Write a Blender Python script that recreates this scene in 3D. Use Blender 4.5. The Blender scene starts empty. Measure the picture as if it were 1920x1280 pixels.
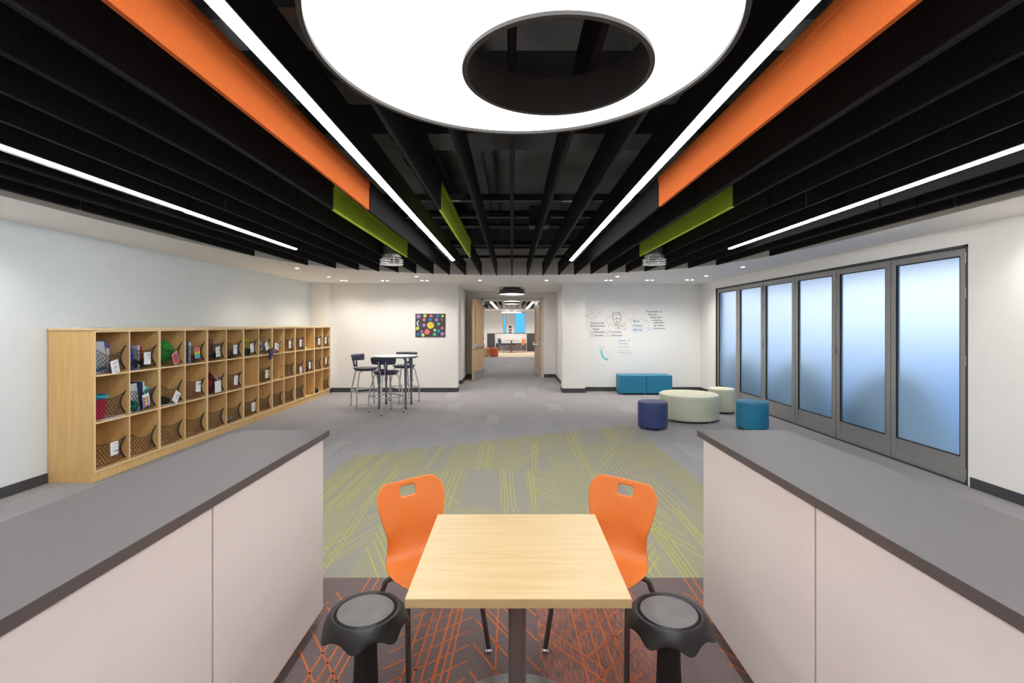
import bpy, bmesh, math, random
from mathutils import Vector, Matrix
random.seed(7)
C = bpy.context.scene
PI = math.pi
F = 906.7          # focal length in pixels of the 1920 wide frame (17 mm)
H = 1.65           # eye height
# ---------------------------------------------------------------- camera
cd = bpy.data.cameras.new('camera'); cam = bpy.data.objects.new('camera', cd)
C.collection.objects.link(cam)
cam.location = (0, 0, H); cam.rotation_euler = (PI/2, 0, 0)
cd.sensor_width = 36; cd.lens = 17.0; cd.shift_y = -32/1920; cd.clip_start = .05; cd.clip_end = 300
C.camera = cam
# ---------------------------------------------------------------- exposure
vs = C.view_settings
vs.view_transform = 'Standard'; vs.look = 'None'; vs.gamma = 1; vs.exposure = 1.36
vs.use_curve_mapping = False
# light levels
RING, LINE, SPOT, DRUM, FAR = 1.6, 23.0, 20.0, 12.0, 10.0
SKY = .96
# ---------------------------------------------------------------- sky
W = bpy.data.worlds.new('sky'); C.world = W; W.use_nodes = True
nt = W.node_tree; nt.nodes.clear()
o = nt.nodes.new('ShaderNodeOutputWorld'); b = nt.nodes.new('ShaderNodeBackground')
tc = nt.nodes.new('ShaderNodeTexCoord'); sp = nt.nodes.new('ShaderNodeSeparateXYZ')
rp = nt.nodes.new('ShaderNodeValToRGB')
nt.links.new(tc.outputs['Generated'], sp.inputs[0]); nt.links.new(sp.outputs['Z'], rp.inputs[0])
nt.links.new(rp.outputs[0], b.inputs[0]); nt.links.new(b.outputs[0], o.inputs[0])
e = rp.color_ramp.elements
e[0].position = 0.0; e[0].color = (1.0, .95, .96, 1)
e[1].position = 1.0; e[1].color = (.16, .36, .62, 1)
m_ = rp.color_ramp.elements.new(.18); m_.color = (.95, .95, .98, 1)
m_ = rp.color_ramp.elements.new(.5); m_.color = (.46, .66, .82, 1)
b.inputs[1].default_value = SKY

# ================================================================ materials
def nodes(m): return m.node_tree.nodes, m.node_tree.links
def mat(name, col, rough=.6, metal=0, emit=None, es=0, spec=None, var=0, scale=(8, 8, 8), bump=0, coat=0):
    m = bpy.data.materials.new(name); m.use_nodes = True
    n, l = nodes(m); p = n['Principled BSDF']
    p.inputs['Base Color'].default_value = (*col, 1); p.inputs['Roughness'].default_value = rough
    p.inputs['Metallic'].default_value = metal
    if spec is not None: p.inputs['Specular IOR Level'].default_value = spec
    if coat: p.inputs['Coat Weight'].default_value = coat; p.inputs['Coat Roughness'].default_value = .12
    if emit: p.inputs['Emission Color'].default_value = (*emit, 1); p.inputs['Emission Strength'].default_value = es
    t = n.new('ShaderNodeTexCoord'); mp = n.new('ShaderNodeMapping'); mp.inputs['Scale'].default_value = scale
    nz = n.new('ShaderNodeTexNoise'); nz.inputs['Scale'].default_value = 1; nz.inputs['Detail'].default_value = 5
    l.new(t.outputs['Object'], mp.inputs[0]); l.new(mp.outputs[0], nz.inputs[0])
    if var:
        mx = n.new('ShaderNodeMix'); mx.data_type = 'RGBA'
        mx.inputs[6].default_value = (*[max(0, c*(1-var)) for c in col], 1)
        mx.inputs[7].default_value = (*[min(1, c*(1+var)) for c in col], 1)
        mr = n.new('ShaderNodeMapRange'); mr.inputs[1].default_value = .3; mr.inputs[2].default_value = .7
        l.new(nz.outputs[0], mr.inputs[0]); l.new(mr.outputs[0], mx.inputs[0]); l.new(mx.outputs[2], p.inputs['Base Color'])
    if bump:
        bp = n.new('ShaderNodeBump'); bp.inputs['Strength'].default_value = bump; bp.inputs['Distance'].default_value = .003
        l.new(nz.outputs[0], bp.inputs['Height']); l.new(bp.outputs[0], p.inputs['Normal'])
    return m

def two_tone(name, c1, c2, scale, lo=.42, hi=.58, rough=.95, c3=None, s3=(1.2, 1.2, 1.2)):
    """thread scale mix of two yarn colours"""
    m = mat(name, c1, rough, spec=.1); n, l = nodes(m); p = n['Principled BSDF']
    t = n.new('ShaderNodeTexCoord'); mp = n.new('ShaderNodeMapping'); mp.inputs['Scale'].default_value = scale
    nz = n.new('ShaderNodeTexNoise'); nz.inputs['Scale'].default_value = 1; nz.inputs['Detail'].default_value = 4; nz.inputs['Roughness'].default_value = .7
    mr = n.new('ShaderNodeMapRange'); mr.inputs[1].default_value = lo; mr.inputs[2].default_value = hi
    mx = n.new('ShaderNodeMix'); mx.data_type = 'RGBA'; mx.inputs[6].default_value = (*c1, 1); mx.inputs[7].default_value = (*c2, 1)
    l.new(t.outputs['Object'], mp.inputs[0]); l.new(mp.outputs[0], nz.inputs[0]); l.new(nz.outputs[0], mr.inputs[0])
    l.new(mr.outputs[0], mx.inputs[0]); out = mx.outputs[2]
    if c3:
        mp2 = n.new('ShaderNodeMapping'); mp2.inputs['Scale'].default_value = s3
        n2 = n.new('ShaderNodeTexNoise'); n2.inputs['Scale'].default_value = 1
        m2 = n.new('ShaderNodeMapRange'); m2.inputs[1].default_value = .4; m2.inputs[2].default_value = .65
        x2 = n.new('ShaderNodeMix'); x2.data_type = 'RGBA'; x2.inputs[7].default_value = (*c3, 1)
        l.new(t.outputs['Object'], mp2.inputs[0]); l.new(mp2.outputs[0], n2.inputs[0]); l.new(n2.outputs[0], m2.inputs[0])
        mm = n.new('ShaderNodeMath'); mm.operation = 'MULTIPLY'; mm.inputs[1].default_value = .7; l.new(m2.outputs[0], mm.inputs[0])
        l.new(mm.outputs[0], x2.inputs[0]); l.new(out, x2.inputs[6]); out = x2.outputs[2]
    l.new(out, p.inputs['Base Color'])
    bp = n.new('ShaderNodeBump'); bp.inputs['Strength'].default_value = .3; bp.inputs['Distance'].default_value = .002
    l.new(nz.outputs[0], bp.inputs['Height']); l.new(bp.outputs[0], p.inputs['Normal'])
    return m

def wood(name, a, b_, scale=(3, 60, 60), rough=.4):
    m = mat(name, a, rough); n, l = nodes(m); p = n['Principled BSDF']
    t = n.new('ShaderNodeTexCoord'); mp = n.new('ShaderNodeMapping'); mp.inputs['Scale'].default_value = scale
    nz = n.new('ShaderNodeTexNoise'); nz.inputs['Scale'].default_value = 1; nz.inputs['Detail'].default_value = 6; nz.inputs['Distortion'].default_value = .6
    cr = n.new('ShaderNodeValToRGB'); cr.color_ramp.elements[0].position = .35; cr.color_ramp.elements[1].position = .65
    cr.color_ramp.elements[0].color = (*b_, 1); cr.color_ramp.elements[1].color = (*a, 1)
    l.new(t.outputs['Object'], mp.inputs[0]); l.new(mp.outputs[0], nz.inputs[0]); l.new(nz.outputs[0], cr.inputs[0]); l.new(cr.outputs[0], p.inputs['Base Color'])
    return m

M = {}
M['wall'] = mat('wall_paint', (.83, .82, .79), .55, var=.012)
M['wall_blue'] = mat('pale_blue_grey_wall_paint', (.70, .755, .785), .5, var=.012)
M['board'] = mat('gloss_writing_wall', (.84, .85, .84), .10, var=.006)
M['soffit'] = mat('soffit_paint', (.86, .835, .80), .8, var=.01)
M['deck'] = mat('black_painted_deck', (.10, .10, .104), .35, var=.5, scale=(3, 1.2, 1), bump=.4)
M['steel_black'] = mat('black_painted_steel', (.012, .012, .013), .5, var=.2)
M['felt'] = mat('black_felt', (.017, .0165, .0175), .95, spec=.12, var=.35, scale=(90, 90, 90), bump=.3)
M['felt_o'] = mat('orange_felt', (.60, .135, .03), .9, spec=.1, var=.08, scale=(90, 90, 90), bump=.3)
M['felt_g'] = mat('green_felt', (.42, .58, .05), .9, spec=.1, var=.08, scale=(90, 90, 90), bump=.3)
M['base'] = mat('charcoal_rubber_base', (.05, .051, .056), .55, var=.1)
M['carpet'] = two_tone('grey_carpet', (.225, .218, .228), (.41, .395, .40), (240, 22, 30), .38, .62, c3=(.29, .28, .295), s3=(3.28, .9, 1))
M['stripe'] = two_tone('pale_yarn', (.42, .42, .41), (.55, .55, .54), (300, 60, 60))
M['green_d'] = two_tone('green_beige_carpet', (.26, .248, .155), (.37, .345, .235), (200, 120, 60), .4, .6)
M['green_l'] = two_tone('lilac_grey_carpet', (.24, .228, .215), (.34, .32, .25), (220, 120, 60), .4, .6)
M['green_m'] = two_tone('mixed_green_grey_carpet', (.25, .24, .18), (.36, .34, .24), (220, 60, 60), .4, .6)
M['yellow_y'] = two_tone('yellow_yarn', (.50, .47, .06), (.42, .40, .11), (300, 300, 60))
M['rust_d'] = two_tone('rust_brown_carpet', (.15, .105, .11), (.42, .16, .095), (150, 13, 60), .42, .62)
M['rust_l'] = two_tone('slate_grey_carpet', (.085, .078, .09), (.25, .18, .16), (260, 200, 60), .4, .62)
M['orange_y'] = two_tone('orange_yarn', (.66, .17, .06), (.50, .13, .05), (300, 300, 60))
M['beige_c'] = two_tone('beige_carpet', (.60, .50, .33), (.70, .62, .45), (60, 60, 60))
M['rose_c'] = two_tone('rose_carpet', (.35, .22, .18), (.45, .3, .26), (60, 60, 60))
M['alu'] = mat('brushed_aluminium', (.36, .355, .345), .38, .55, var=.06, scale=(2, 2, 60))
M['alu_l'] = mat('silver_metal', (.62, .62, .62), .3, .8, var=.05)
M['chrome'] = mat('chrome', (.8, .8, .8), .12, 1)
M['gasket'] = mat('black_gasket', (.01, .01, .01), .7)
M['maple'] = wood('maple_laminate', (.535, .40, .205), (.475, .345, .165), (4, 60, 40), .42)
M['cubby'] = wood('tan_laminate', (.76, .495, .205), (.68, .43, .17), (30, 30, 1.5), .55)
M['cubby_e'] = mat('tan_edge_band', (.80, .62, .36), .5, var=.04)
M['top_grey'] = mat('grey_laminate', (.098, .088, .090), .45, var=.05, scale=(60, 60, 60))
M['top_edge'] = mat('brown_grey_edge_band', (.082, .066, .064), .55, var=.05)
M['panel'] = mat('off_white_laminate', (.70, .64, .615), .35, var=.008)
M['ring_black'] = mat('graphite_fixture_metal', (.05, .047, .044), .55, var=.1)
M['orange_p'] = mat('orange_plastic', (.70, .18, .028), .42, var=.02, scale=(30, 30, 30), bump=.05)
M['leg_brown'] = mat('brown_grey_powder_coat', (.085, .068, .066), .4, .3, var=.05)
M['ped'] = mat('pewter_metal', (.19, .18, .18), .35, .5, var=.05)
M['rub_black'] = mat('black_soft_plastic', (.010, .010, .011), .42, var=.1, scale=(20, 20, 20))
M['pad'] = mat('grey_seat_pad', (.15, .14, .14), .55, var=.15, scale=(12, 12, 12))
M['navy_p'] = mat('navy_plastic', (.035, .042, .075), .45, var=.05)
M['frame_l'] = mat('light_grey_powder_coat', (.50, .51, .52), .35, .3, var=.03)
M['frame_b'] = mat('blue_grey_powder_coat', (.16, .19, .24), .35, .3, var=.03)
M['white_lam'] = mat('white_laminate', (.80, .77, .75), .3, var=.01)
M['navy_v'] = mat('navy_vinyl', (.032, .05, .155), .5, var=.06, scale=(40, 40, 40), bump=.1)
M['teal_v'] = mat('teal_vinyl', (.012, .19, .33), .5, var=.06, scale=(40, 40, 40), bump=.1)
M['rust_v'] = mat('rust_orange_vinyl', (.55, .10, .03), .5, var=.05)
M['tan_v'] = mat('tan_vinyl', (.58, .38, .2), .5, var=.05)
M['black'] = mat('matt_black', (.01, .01, .011), .8, var=.1)
M['net'] = mat('black_elastic_cord', (.006, .006, .007), .7)
M['paper'] = mat('white_paper', (.80, .80, .80), .8, var=.02)
M['ink'] = mat('dark_ink', (.03, .03, .05), .6)
M['door'] = wood('maple_door', (.72, .50, .29), (.62, .42, .22), (30, 30, 1.5), .35)
M['light_w'] = mat('white_diffuser', (.9, .9, .9), .5, emit=(1, 1, 1), es=LINE)
M['ring_l'] = mat('ring_diffuser', (.9, .9, .9), .5, emit=(.985, .99, 1), es=RING)
M['drum_l'] = mat('drum_diffuser', (.9, .9, .9), .5, emit=(1, .96, .92), es=DRUM)
M['far_l'] = mat('lit_lens', (.9, .9, .9), .5, emit=(1, .97, .93), es=FAR)
M['lens'] = mat('downlight_lens', (.9, .9, .9), .5, emit=(1, .95, .88), es=20)
def colour(nm, c, r=.6):
    if nm not in M: M[nm] = mat(nm, c, r, var=.03)
    return M[nm]
def quilted():
    m = mat('quilted_cream_vinyl', (.66, .66, .47), .45); n, l = nodes(m); p = n['Principled BSDF']
    t = n.new('ShaderNodeTexCoord'); s = n.new('ShaderNodeSeparateXYZ'); l.new(t.outputs['Object'], s.inputs[0])
    at = n.new('ShaderNodeMath'); at.operation = 'ARCTAN2'; l.new(s.outputs[1], at.inputs[0]); l.new(s.outputs[0], at.inputs[1])
    # arc length: angle times radius
    r = n.new('ShaderNodeVectorMath'); r.operation = 'LENGTH'
    cx = n.new('ShaderNodeCombineXYZ'); l.new(s.outputs[0], cx.inputs[0]); l.new(s.outputs[1], cx.inputs[1]); l.new(cx.outputs[0], r.inputs[0])
    al = n.new('ShaderNodeMath'); al.operation = 'MULTIPLY'; l.new(at.outputs[0], al.inputs[0]); l.new(r.outputs['Value'], al.inputs[1])
    outs = []
    for sg in (1, -1):
        zz = n.new('ShaderNodeMath'); zz.operation = 'MULTIPLY'; zz.inputs[1].default_value = sg; l.new(s.outputs[2], zz.inputs[0])
        a = n.new('ShaderNodeMath'); a.operation = 'ADD'; l.new(al.outputs[0], a.inputs[0]); l.new(zz.outputs[0], a.inputs[1])
        k = n.new('ShaderNodeMath'); k.operation = 'MULTIPLY'; k.inputs[1].default_value = 1/.075; l.new(a.outputs[0], k.inputs[0])
        fr = n.new('ShaderNodeMath'); fr.operation = 'FRACT'; l.new(k.outputs[0], fr.inputs[0])
        lt = n.new('ShaderNodeMath'); lt.operation = 'LESS_THAN'; lt.inputs[1].default_value = .09; l.new(fr.outputs[0], lt.inputs[0]); outs.append(lt)
    mx = n.new('ShaderNodeMath'); mx.operation = 'MAXIMUM'; l.new(outs[0].outputs[0], mx.inputs[0]); l.new(outs[1].outputs[0], mx.inputs[1])
    c = n.new('ShaderNodeMix'); c.data_type = 'RGBA'; c.inputs[6].default_value = (.64, .65, .50, 1); c.inputs[7].default_value = (.44, .45, .34, 1)
    l.new(mx.outputs[0], c.inputs[0]); l.new(c.outputs[2], p.inputs['Base Color'])
    return m
M['quilt'] = quilted()
M['cream_v'] = mat('cream_vinyl', (.78, .77, .58), .45, var=.02)
def frosted():
    m = bpy.data.materials.new('frosted_glass'); m.use_nodes = True; n, l = nodes(m); n.clear()
    out = n.new('ShaderNodeOutputMaterial'); tr = n.new('ShaderNodeBsdfTranslucent'); tr.inputs[0].default_value = (.80, .92, 1, 1)
    rf = n.new('ShaderNodeBsdfRefraction'); rf.inputs[0].default_value = (.86, .95, 1, 1); rf.inputs['Roughness'].default_value = .42; rf.inputs['IOR'].default_value = 1.25
    gl = n.new('ShaderNodeBsdfGlossy'); gl.inputs['Roughness'].default_value = .35
    nz = n.new('ShaderNodeTexNoise'); nz.inputs['Scale'].default_value = 400
    bp = n.new('ShaderNodeBump'); bp.inputs['Strength'].default_value = .1; l.new(nz.outputs[0], bp.inputs['Height']); l.new(bp.outputs[0], gl.inputs['Normal'])
    m1 = n.new('ShaderNodeMixShader'); m1.inputs[0].default_value = .75; l.new(tr.outputs[0], m1.inputs[1]); l.new(rf.outputs[0], m1.inputs[2])
    m2 = n.new('ShaderNodeMixShader'); m2.inputs[0].default_value = .05; l.new(m1.outputs[0], m2.inputs[1]); l.new(gl.outputs[0], m2.inputs[2])
    l.new(m2.outputs[0], out.inputs[0]); return m
M['frost'] = frosted()

# ================================================================ mesh helpers
class MB:
    def __init__(s): s.v = []; s.f = []; s.m = []; s.mats = []
    def mi(s, m):
        if m is None: m = 0
        if isinstance(m, int): return m
        if m not in s.mats: s.mats.append(m)
        return s.mats.index(m)
    def add(s, vs_, fs, m=None):
        k = len(s.v); s.v += [tuple(v) for v in vs_]; i = s.mi(m)
        for f in fs: s.f.append([k+a for a in f]); s.m.append(i)
        return s
    def box(s, a, b, m=None, T=None):
        (x0, y0, z0), (x1, y1, z1) = a, b
        v = [(x0, y0, z0), (x1, y0, z0), (x1, y1, z0), (x0, y1, z0), (x0, y0, z1), (x1, y0, z1), (x1, y1, z1), (x0, y1, z1)]
        if T is not None: v = [T @ Vector(p) for p in v]
        return s.add(v, [(0, 3, 2, 1), (4, 5, 6, 7), (0, 1, 5, 4), (1, 2, 6, 5), (2, 3, 7, 6), (3, 0, 4, 7)], m)
    def lathe(s, prof, n=32, c=(0, 0, 0), m=None, T=None, cap=True):
        v = []; fs = []
        for r, z in prof:
            for i in range(n):
                a = 2*PI*i/n; v.append(Vector((c[0]+r*math.cos(a), c[1]+r*math.sin(a), c[2]+z)))
        for j in range(len(prof)-1):
            for i in range(n): fs.append((j*n+i, j*n+(i+1) % n, (j+1)*n+(i+1) % n, (j+1)*n+i))
        if cap:
            fs.append(tuple(range(n))[::-1]); fs.append(tuple(range((len(prof)-1)*n, len(prof)*n)))
        if T is not None: v = [T @ p for p in v]
        return s.add(v, fs, m)
    def cyl(s, c, r, h, n=24, m=None, T=None): return s.lathe([(r, 0), (r, h)], n, c, m, T)
    def tube(s, pts, r, n=8, m=None, closed=False, rs=None):
        P = [Vector(p) for p in pts]; N = len(P); v = []; fs = []; up = None
        for i in range(N):
            if closed: d = (P[(i+1) % N]-P[i-1])
            else: d = P[min(i+1, N-1)]-P[max(i-1, 0)]
            d.normalize()
            if up is None:
                up = Vector((0, 0, 1)) if abs(d.z) < .9 else Vector((1, 0, 0))
            a = d.cross(up); a.normalize(); bb = a.cross(d); bb.normalize(); up = bb
            rr = rs[i] if rs else r
            for k in range(n):
                t = 2*PI*k/n; v.append(P[i]+a*(rr*math.cos(t))+bb*(rr*math.sin(t)))
        for i in range(N if closed else N-1):
            j = (i+1) % N
            for k in range(n): fs.append((i*n+k, i*n+(k+1) % n, j*n+(k+1) % n, j*n+k))
        if not closed: fs.append(tuple(range(n))[::-1]); fs.append(tuple(range((N-1)*n, N*n)))
        return s.add(v, fs, m)
    def poly(s, pts, m=None): return s.add(pts, [tuple(range(len(pts)))], m)
    def prism(s, pts2, f0, f1, m=None):
        """pts2 outline; f0,f1 map (a,b) to 3D on the two ends"""
        n = len(pts2); v = [f0(*p) for p in pts2]+[f1(*p) for p in pts2]
        fs = [tuple(range(n))[::-1], tuple(range(n, 2*n))]+[(i, (i+1) % n, n+(i+1) % n, n+i) for i in range(n)]
        return s.add(v, fs, m)
    def build(s, name, mats, parent=None, smooth=None, bevel=0, seg=2, sub=0, solid=0):
        me = bpy.data.meshes.new(name); me.from_pydata(s.v, [], s.f)
        if not isinstance(mats, (list, tuple)): mats = [mats]
        ml = s.mats if s.mats else mats
        for m in ml: me.materials.append(m)
        if s.mats: me.polygons.foreach_set('material_index', s.m)
        bm = bmesh.new(); bm.from_mesh(me); bmesh.ops.recalc_face_normals(bm, faces=bm.faces); bm.to_mesh(me); bm.free()
        if smooth is not None:
            me.polygons.foreach_set('use_smooth', [True]*len(me.polygons)); me.set_sharp_from_angle(angle=math.radians(smooth))
        me.update()
        o = bpy.data.objects.new(name, me); C.collection.objects.link(o)
        if parent is not None: o.parent = parent
        if solid:
            q = o.modifiers.new('s', 'SOLIDIFY'); q.thickness = solid; q.offset = 0
        if sub:
            q = o.modifiers.new('u', 'SUBSURF'); q.levels = sub; q.render_levels = sub
        if bevel:
            q = o.modifiers.new('b', 'BEVEL'); q.width = bevel; q.segments = seg; q.limit_method = 'ANGLE'; q.angle_limit = math.radians(40)
        return o

def thing(name, label, cat, loc=(0, 0, 0), rz=0, group=None):
    o = bpy.data.objects.new(name, None); C.collection.objects.link(o); o.empty_display_size = .1
    o.location = loc; o.rotation_euler = (0, 0, rz); o['label'] = label; o['category'] = cat
    if group: o['group'] = group
    return o
def tag(o, label, cat, group=None):
    o['label'] = label; o['category'] = cat
    if group: o['group'] = group
    return o
def struct(o): o['kind'] = 'structure'; return o
def dup(root, label, loc, rz=None, group=None):
    r = root.copy(); C.collection.objects.link(r); r.location = loc
    if rz is not None: r.rotation_euler = (0, 0, rz)
    r['label'] = label
    if group: r['group'] = group
    for ch in list(root.children):
        c = ch.copy(); C.collection.objects.link(c); c.parent = r
        for g in list(ch.children):
            d = g.copy(); C.collection.objects.link(d); d.parent = c
    return r
def catmull(pts, n=8):
    out = []; P = [Vector(p) for p in pts]
    for i in range(len(P)-1):
        a, b_, c, d = P[max(i-1, 0)], P[i], P[i+1], P[min(i+2, len(P)-1)]
        for k in range(n):
            t = k/n; out.append(.5*((2*b_)+(-a+c)*t+(2*a-5*b_+4*c-d)*t*t+(-a+3*b_-3*c+d)*t*t*t))
    out.append(P[-1]); return out
ORD = ['zero', 'first', 'second', 'third', 'fourth', 'fifth', 'sixth', 'seventh', 'eighth', 'ninth', 'tenth', 'eleventh', 'twelfth', 'thirteenth', 'fourteenth']

# ================================================================ SHELL
CZ = 2.65
# ---- floor: one mesh, carpet planks inlaid
def planks(X0, X1, Y0, fn_far, rows, kinds):
    out = []
    n = round((X1-X0)/.305); w = (X1-X0)/n
    for i in range(n):
        a = X0+i*w; far = fn_far(i)
        ys = [y for y in rows if y < far-.05]+[far]; y = Y0
        for yy in ys:
            if yy <= y: continue
            out.append((a, a+w, y, yy, kinds(i, y))); y = yy
    return out
fl = MB()
def frect(x0, x1, y0, y1, z, m): fl.add([(x0, y0, z), (x1, y0, z), (x1, y1, z), (x0, y1, z)], [(0, 1, 2, 3)], m)
fl.box((-5, -3.6, -.12), (5.0, 36.3, 0), M['carpet'])
zg = .0008
GR = [3.15, 4.34, 5.50, 6.7]
def fargreen(i): return 6.12+(7.88-6.12)*i/12
rk = random.Random(3)
gp = planks(-2.0, 1.97, 3.15, fargreen, GR, lambda i, y: rk.choice(['green_d', 'green_d', 'green_m', 'green_l', 'green_m']))
def clip_line(p, q, r):
    """Liang-Barsky clip of segment to rect"""
    x0, x1, y0, y1 = r; dx, dy = q[0]-p[0], q[1]-p[1]; t0, t1 = 0, 1
    for pp, qq in ((-dx, p[0]-x0), (dx, x1-p[0]), (-dy, p[1]-y0), (dy, y1-p[1])):
        if abs(pp) < 1e-9:
            if qq < 0: return None
            continue
        t = qq/pp
        if pp < 0: t0 = max(t0, t)
        else: t1 = min(t1, t)
    if t0 >= t1: return None
    return (p[0]+dx*t0, p[1]+dy*t0), (p[0]+dx*t1, p[1]+dy*t1)
def yarn(p, q, w, z, m):
    d = Vector((q[0]-p[0], q[1]-p[1])); L = d.length
    if L < .01: return
    nrm = Vector((-d.y, d.x))/L*w/2
    fl.add([(p[0]-nrm.x, p[1]-nrm.y, z), (q[0]-nrm.x, q[1]-nrm.y, z), (q[0]+nrm.x, q[1]+nrm.y, z), (p[0]+nrm.x, p[1]+nrm.y, z)], [(0, 1, 2, 3)], m)
def plank_lines(pl, mline, w, dens, z, rr):
    for (x0, x1, y0, y1, k) in pl:
        frect(x0, x1, y0, y1, z, M[k])
        dense = k.endswith('_d')
        if dense and rr.random() < .75: continue
        r = (x0+w/2, x1-w/2, y0, y1)
        if rr.random() < .75:
            n = rr.randint(2, dens); x = x0+rr.uniform(.02, .12); sl = rr.choice([0, 0, .04, -.04])
            for j in range(n):
                s_ = clip_line((x, y0), (x+sl+rr.uniform(-.01, .01), y1), r)
                if s_: yarn(*s_, w, z+.0007, mline)
                x += rr.choice([.03, .035, .055])
        if rr.random() < .55:
            n = rr.randint(2, 6); yb = y0+rr.uniform(-.2, .3); sg = rr.choice([1, -1]); sl = rr.uniform(.35, .7)
            for j in range(n):
                p = (x0, yb) if sg > 0 else (x1, yb); q = (x1, yb+sl) if sg > 0 else (x0, yb+sl)
                s_ = clip_line(p, q, r)
                if s_: yarn(*s_, w, z+.0007, mline)
                yb += rr.choice([.10, .15, .22])
plank_lines(gp, M['yellow_y'], .0075, 5, zg, random.Random(11))
rk2 = random.Random(5)
KK = {3: 'rust_l', 4: 'rust_l', 7: 'rust_l', 9: 'rust_l', 1: 'rust_d', 2: 'rust_d'}
op = planks(-2.0, 1.97, -3.4, lambda i: 3.15, [-2.2, -1.1, .0, .92, 2.05], lambda i, y: 'rust_l' if rk2.random() < .3 else 'rust_d')
op = [(a, b_, c, d, ('rust_l' if i % 13 in (4, 5, 9, 10) and d > 3 else k)) for i, (a, b_, c, d, k) in [(round((p[0]+2)/.305), p) for p in op]]
plank_lines(op, M['orange_y'], .009, 5, zg, random.Random(8))
# extra crossing orange yarns on the slate planks in front of the table
for x, x2 in ((-.52, -.50), (-.47, -.44), (-.43, -.395), (-.38, -.335), (-.08, -.08), (.36, .33), (.44, .40), (.50, .47), (.56, .52)):
    yarn((x, 2.0), (x2, 3.15), .009, zg+.0012, M['orange_y'])
for k in range(9):
    y = 1.95+k*.12; yarn((-.62, y), (-.22, y+.30), .008, zg+.0012, M['orange_y'])
for k in range(5):
    y = 2.0+k*.2; yarn((-.20, y+.3), (-.02, y), .008, zg+.0012, M['orange_y'])
for k in range(6):
    y = 2.05+k*.17; yarn((.62, y+.24), (.36, y), .008, zg+.0012, M['orange_y'])
# pale striped accent blocks of the grey carpet
def g2(px, py): Y = F*H/(py-608); return (px-960)*Y/F, Y
for (px, py, L) in ((851, 762, .8), (928, 785, .75), (1040, 762, .8), (622, 839, .7), (1300, 845, .8), (849, 739, .8), (975, 739, .9),
                    (957, 686, 1.1), (922, 697, 1.1), (920, 710, 1.0), (1000, 728, 1.0), (1040, 722, .9), (1180, 768, .7)):
    x, y = g2(px, py)
    for j in range(5):
        if (px, j) in ((928, 4), (622, 0)): continue
        yarn((x-.11+j*.052, y-L/2), (x-.11+j*.052, y+L/2), .011, .0006, M['stripe'])
# far room floor zones
frect(-2.58, 2.58, 24.5, 28.6, .0006, M['beige_c']); frect(-2.58, 2.58, 28.6, 30.4, .0006, M['rose_c'])
struct(fl.build('floor', M['carpet']))

# ---- walls
def wbox(name, a, b, m=M['wall']): return struct(MB().box(a, b).build(name, m))
TOP = 3.9
wbox('wall_left', (-5.0, -3.5, 0), (-4.84, 12.1, TOP), M['wall_blue'])
wbox('wall_behind', (-5.0, -3.6, 0), (4.95, -3.45, TOP))
wbox('wall_rear_left', (-4.44, 11.8, 0), (-1.33, 12.1, TOP))
wbox('wall_pilaster', (-4.84, 11.62, 0), (-4.40, 12.1, TOP))
wbox('wall_pier', (1.225, 11.68, 0), (1.765, 12.1, TOP))
WB = wbox('wall_rear_right', (1.765, 11.95, 0), (4.85, 12.1, TOP), M['board'])
wr = MB()
wr.box((4.65, -3.5, 0), (4.85, 4.93, TOP)); wr.box((4.65, 11.05, 0), (4.85, 12.0, TOP)); wr.box((4.65, 4.93, 2.47), (4.85, 11.05, TOP))
struct(wr.build('wall_right', M['wall']))
# vestibule
wv = MB(); wv.box((-2.45, 13.4, 0), (-1.40, 15.2, 2.66)); wv.box((-2.45, 12.1, 0), (-2.3, 13.4, 2.66)); struct(wv.build('wall_passage_left', M['wall']))
wv = MB(); wv.box((1.35, 13.4, 0), (2.45, 15.2, 2.66)); wv.box((2.3, 12.1, 0), (2.45, 13.4, 2.66)); struct(wv.build('wall_passage_right', M['wall']))
wv = MB(); wv.box((-1.40, 15.05, 0), (-.95, 15.2, TOP)); wv.box((.95, 15.05, 0), (1.35, 15.2, TOP)); wv.box((-.95, 15.05, 2.46), (.95, 15.2, TOP)); struct(wv.build('wall_passage_end', M['wall']))
wv = MB(); wv.box((-1.33, 11.9, 2.67), (1.23, 12.1, TOP)); struct(wv.build('wall_above_passage', M['wall']))
# far room
wbox('wall_far_left', (-2.75, 15.2, 0), (-2.6, 36.2, TOP)); wbox('wall_far_right', (2.6, 15.2, 0), (2.75, 36.2, TOP))
fw = MB(); WY = 36
for (x0, x1, z0, z1) in ((-2.6, -.66, 0, TOP), (-.66, -.44, 0, 1.0), (-.66, -.44, 2.3, TOP), (-.44, .2, 0, TOP), (.2, .98, 0, .98), (.2, .98, 2.5, TOP), (.98, 2.6, 0, TOP)):
    fw.box((x0, WY, z0), (x1, WY+.2, z1))
struct(fw.build('wall_far_end', M['wall']))
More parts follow.
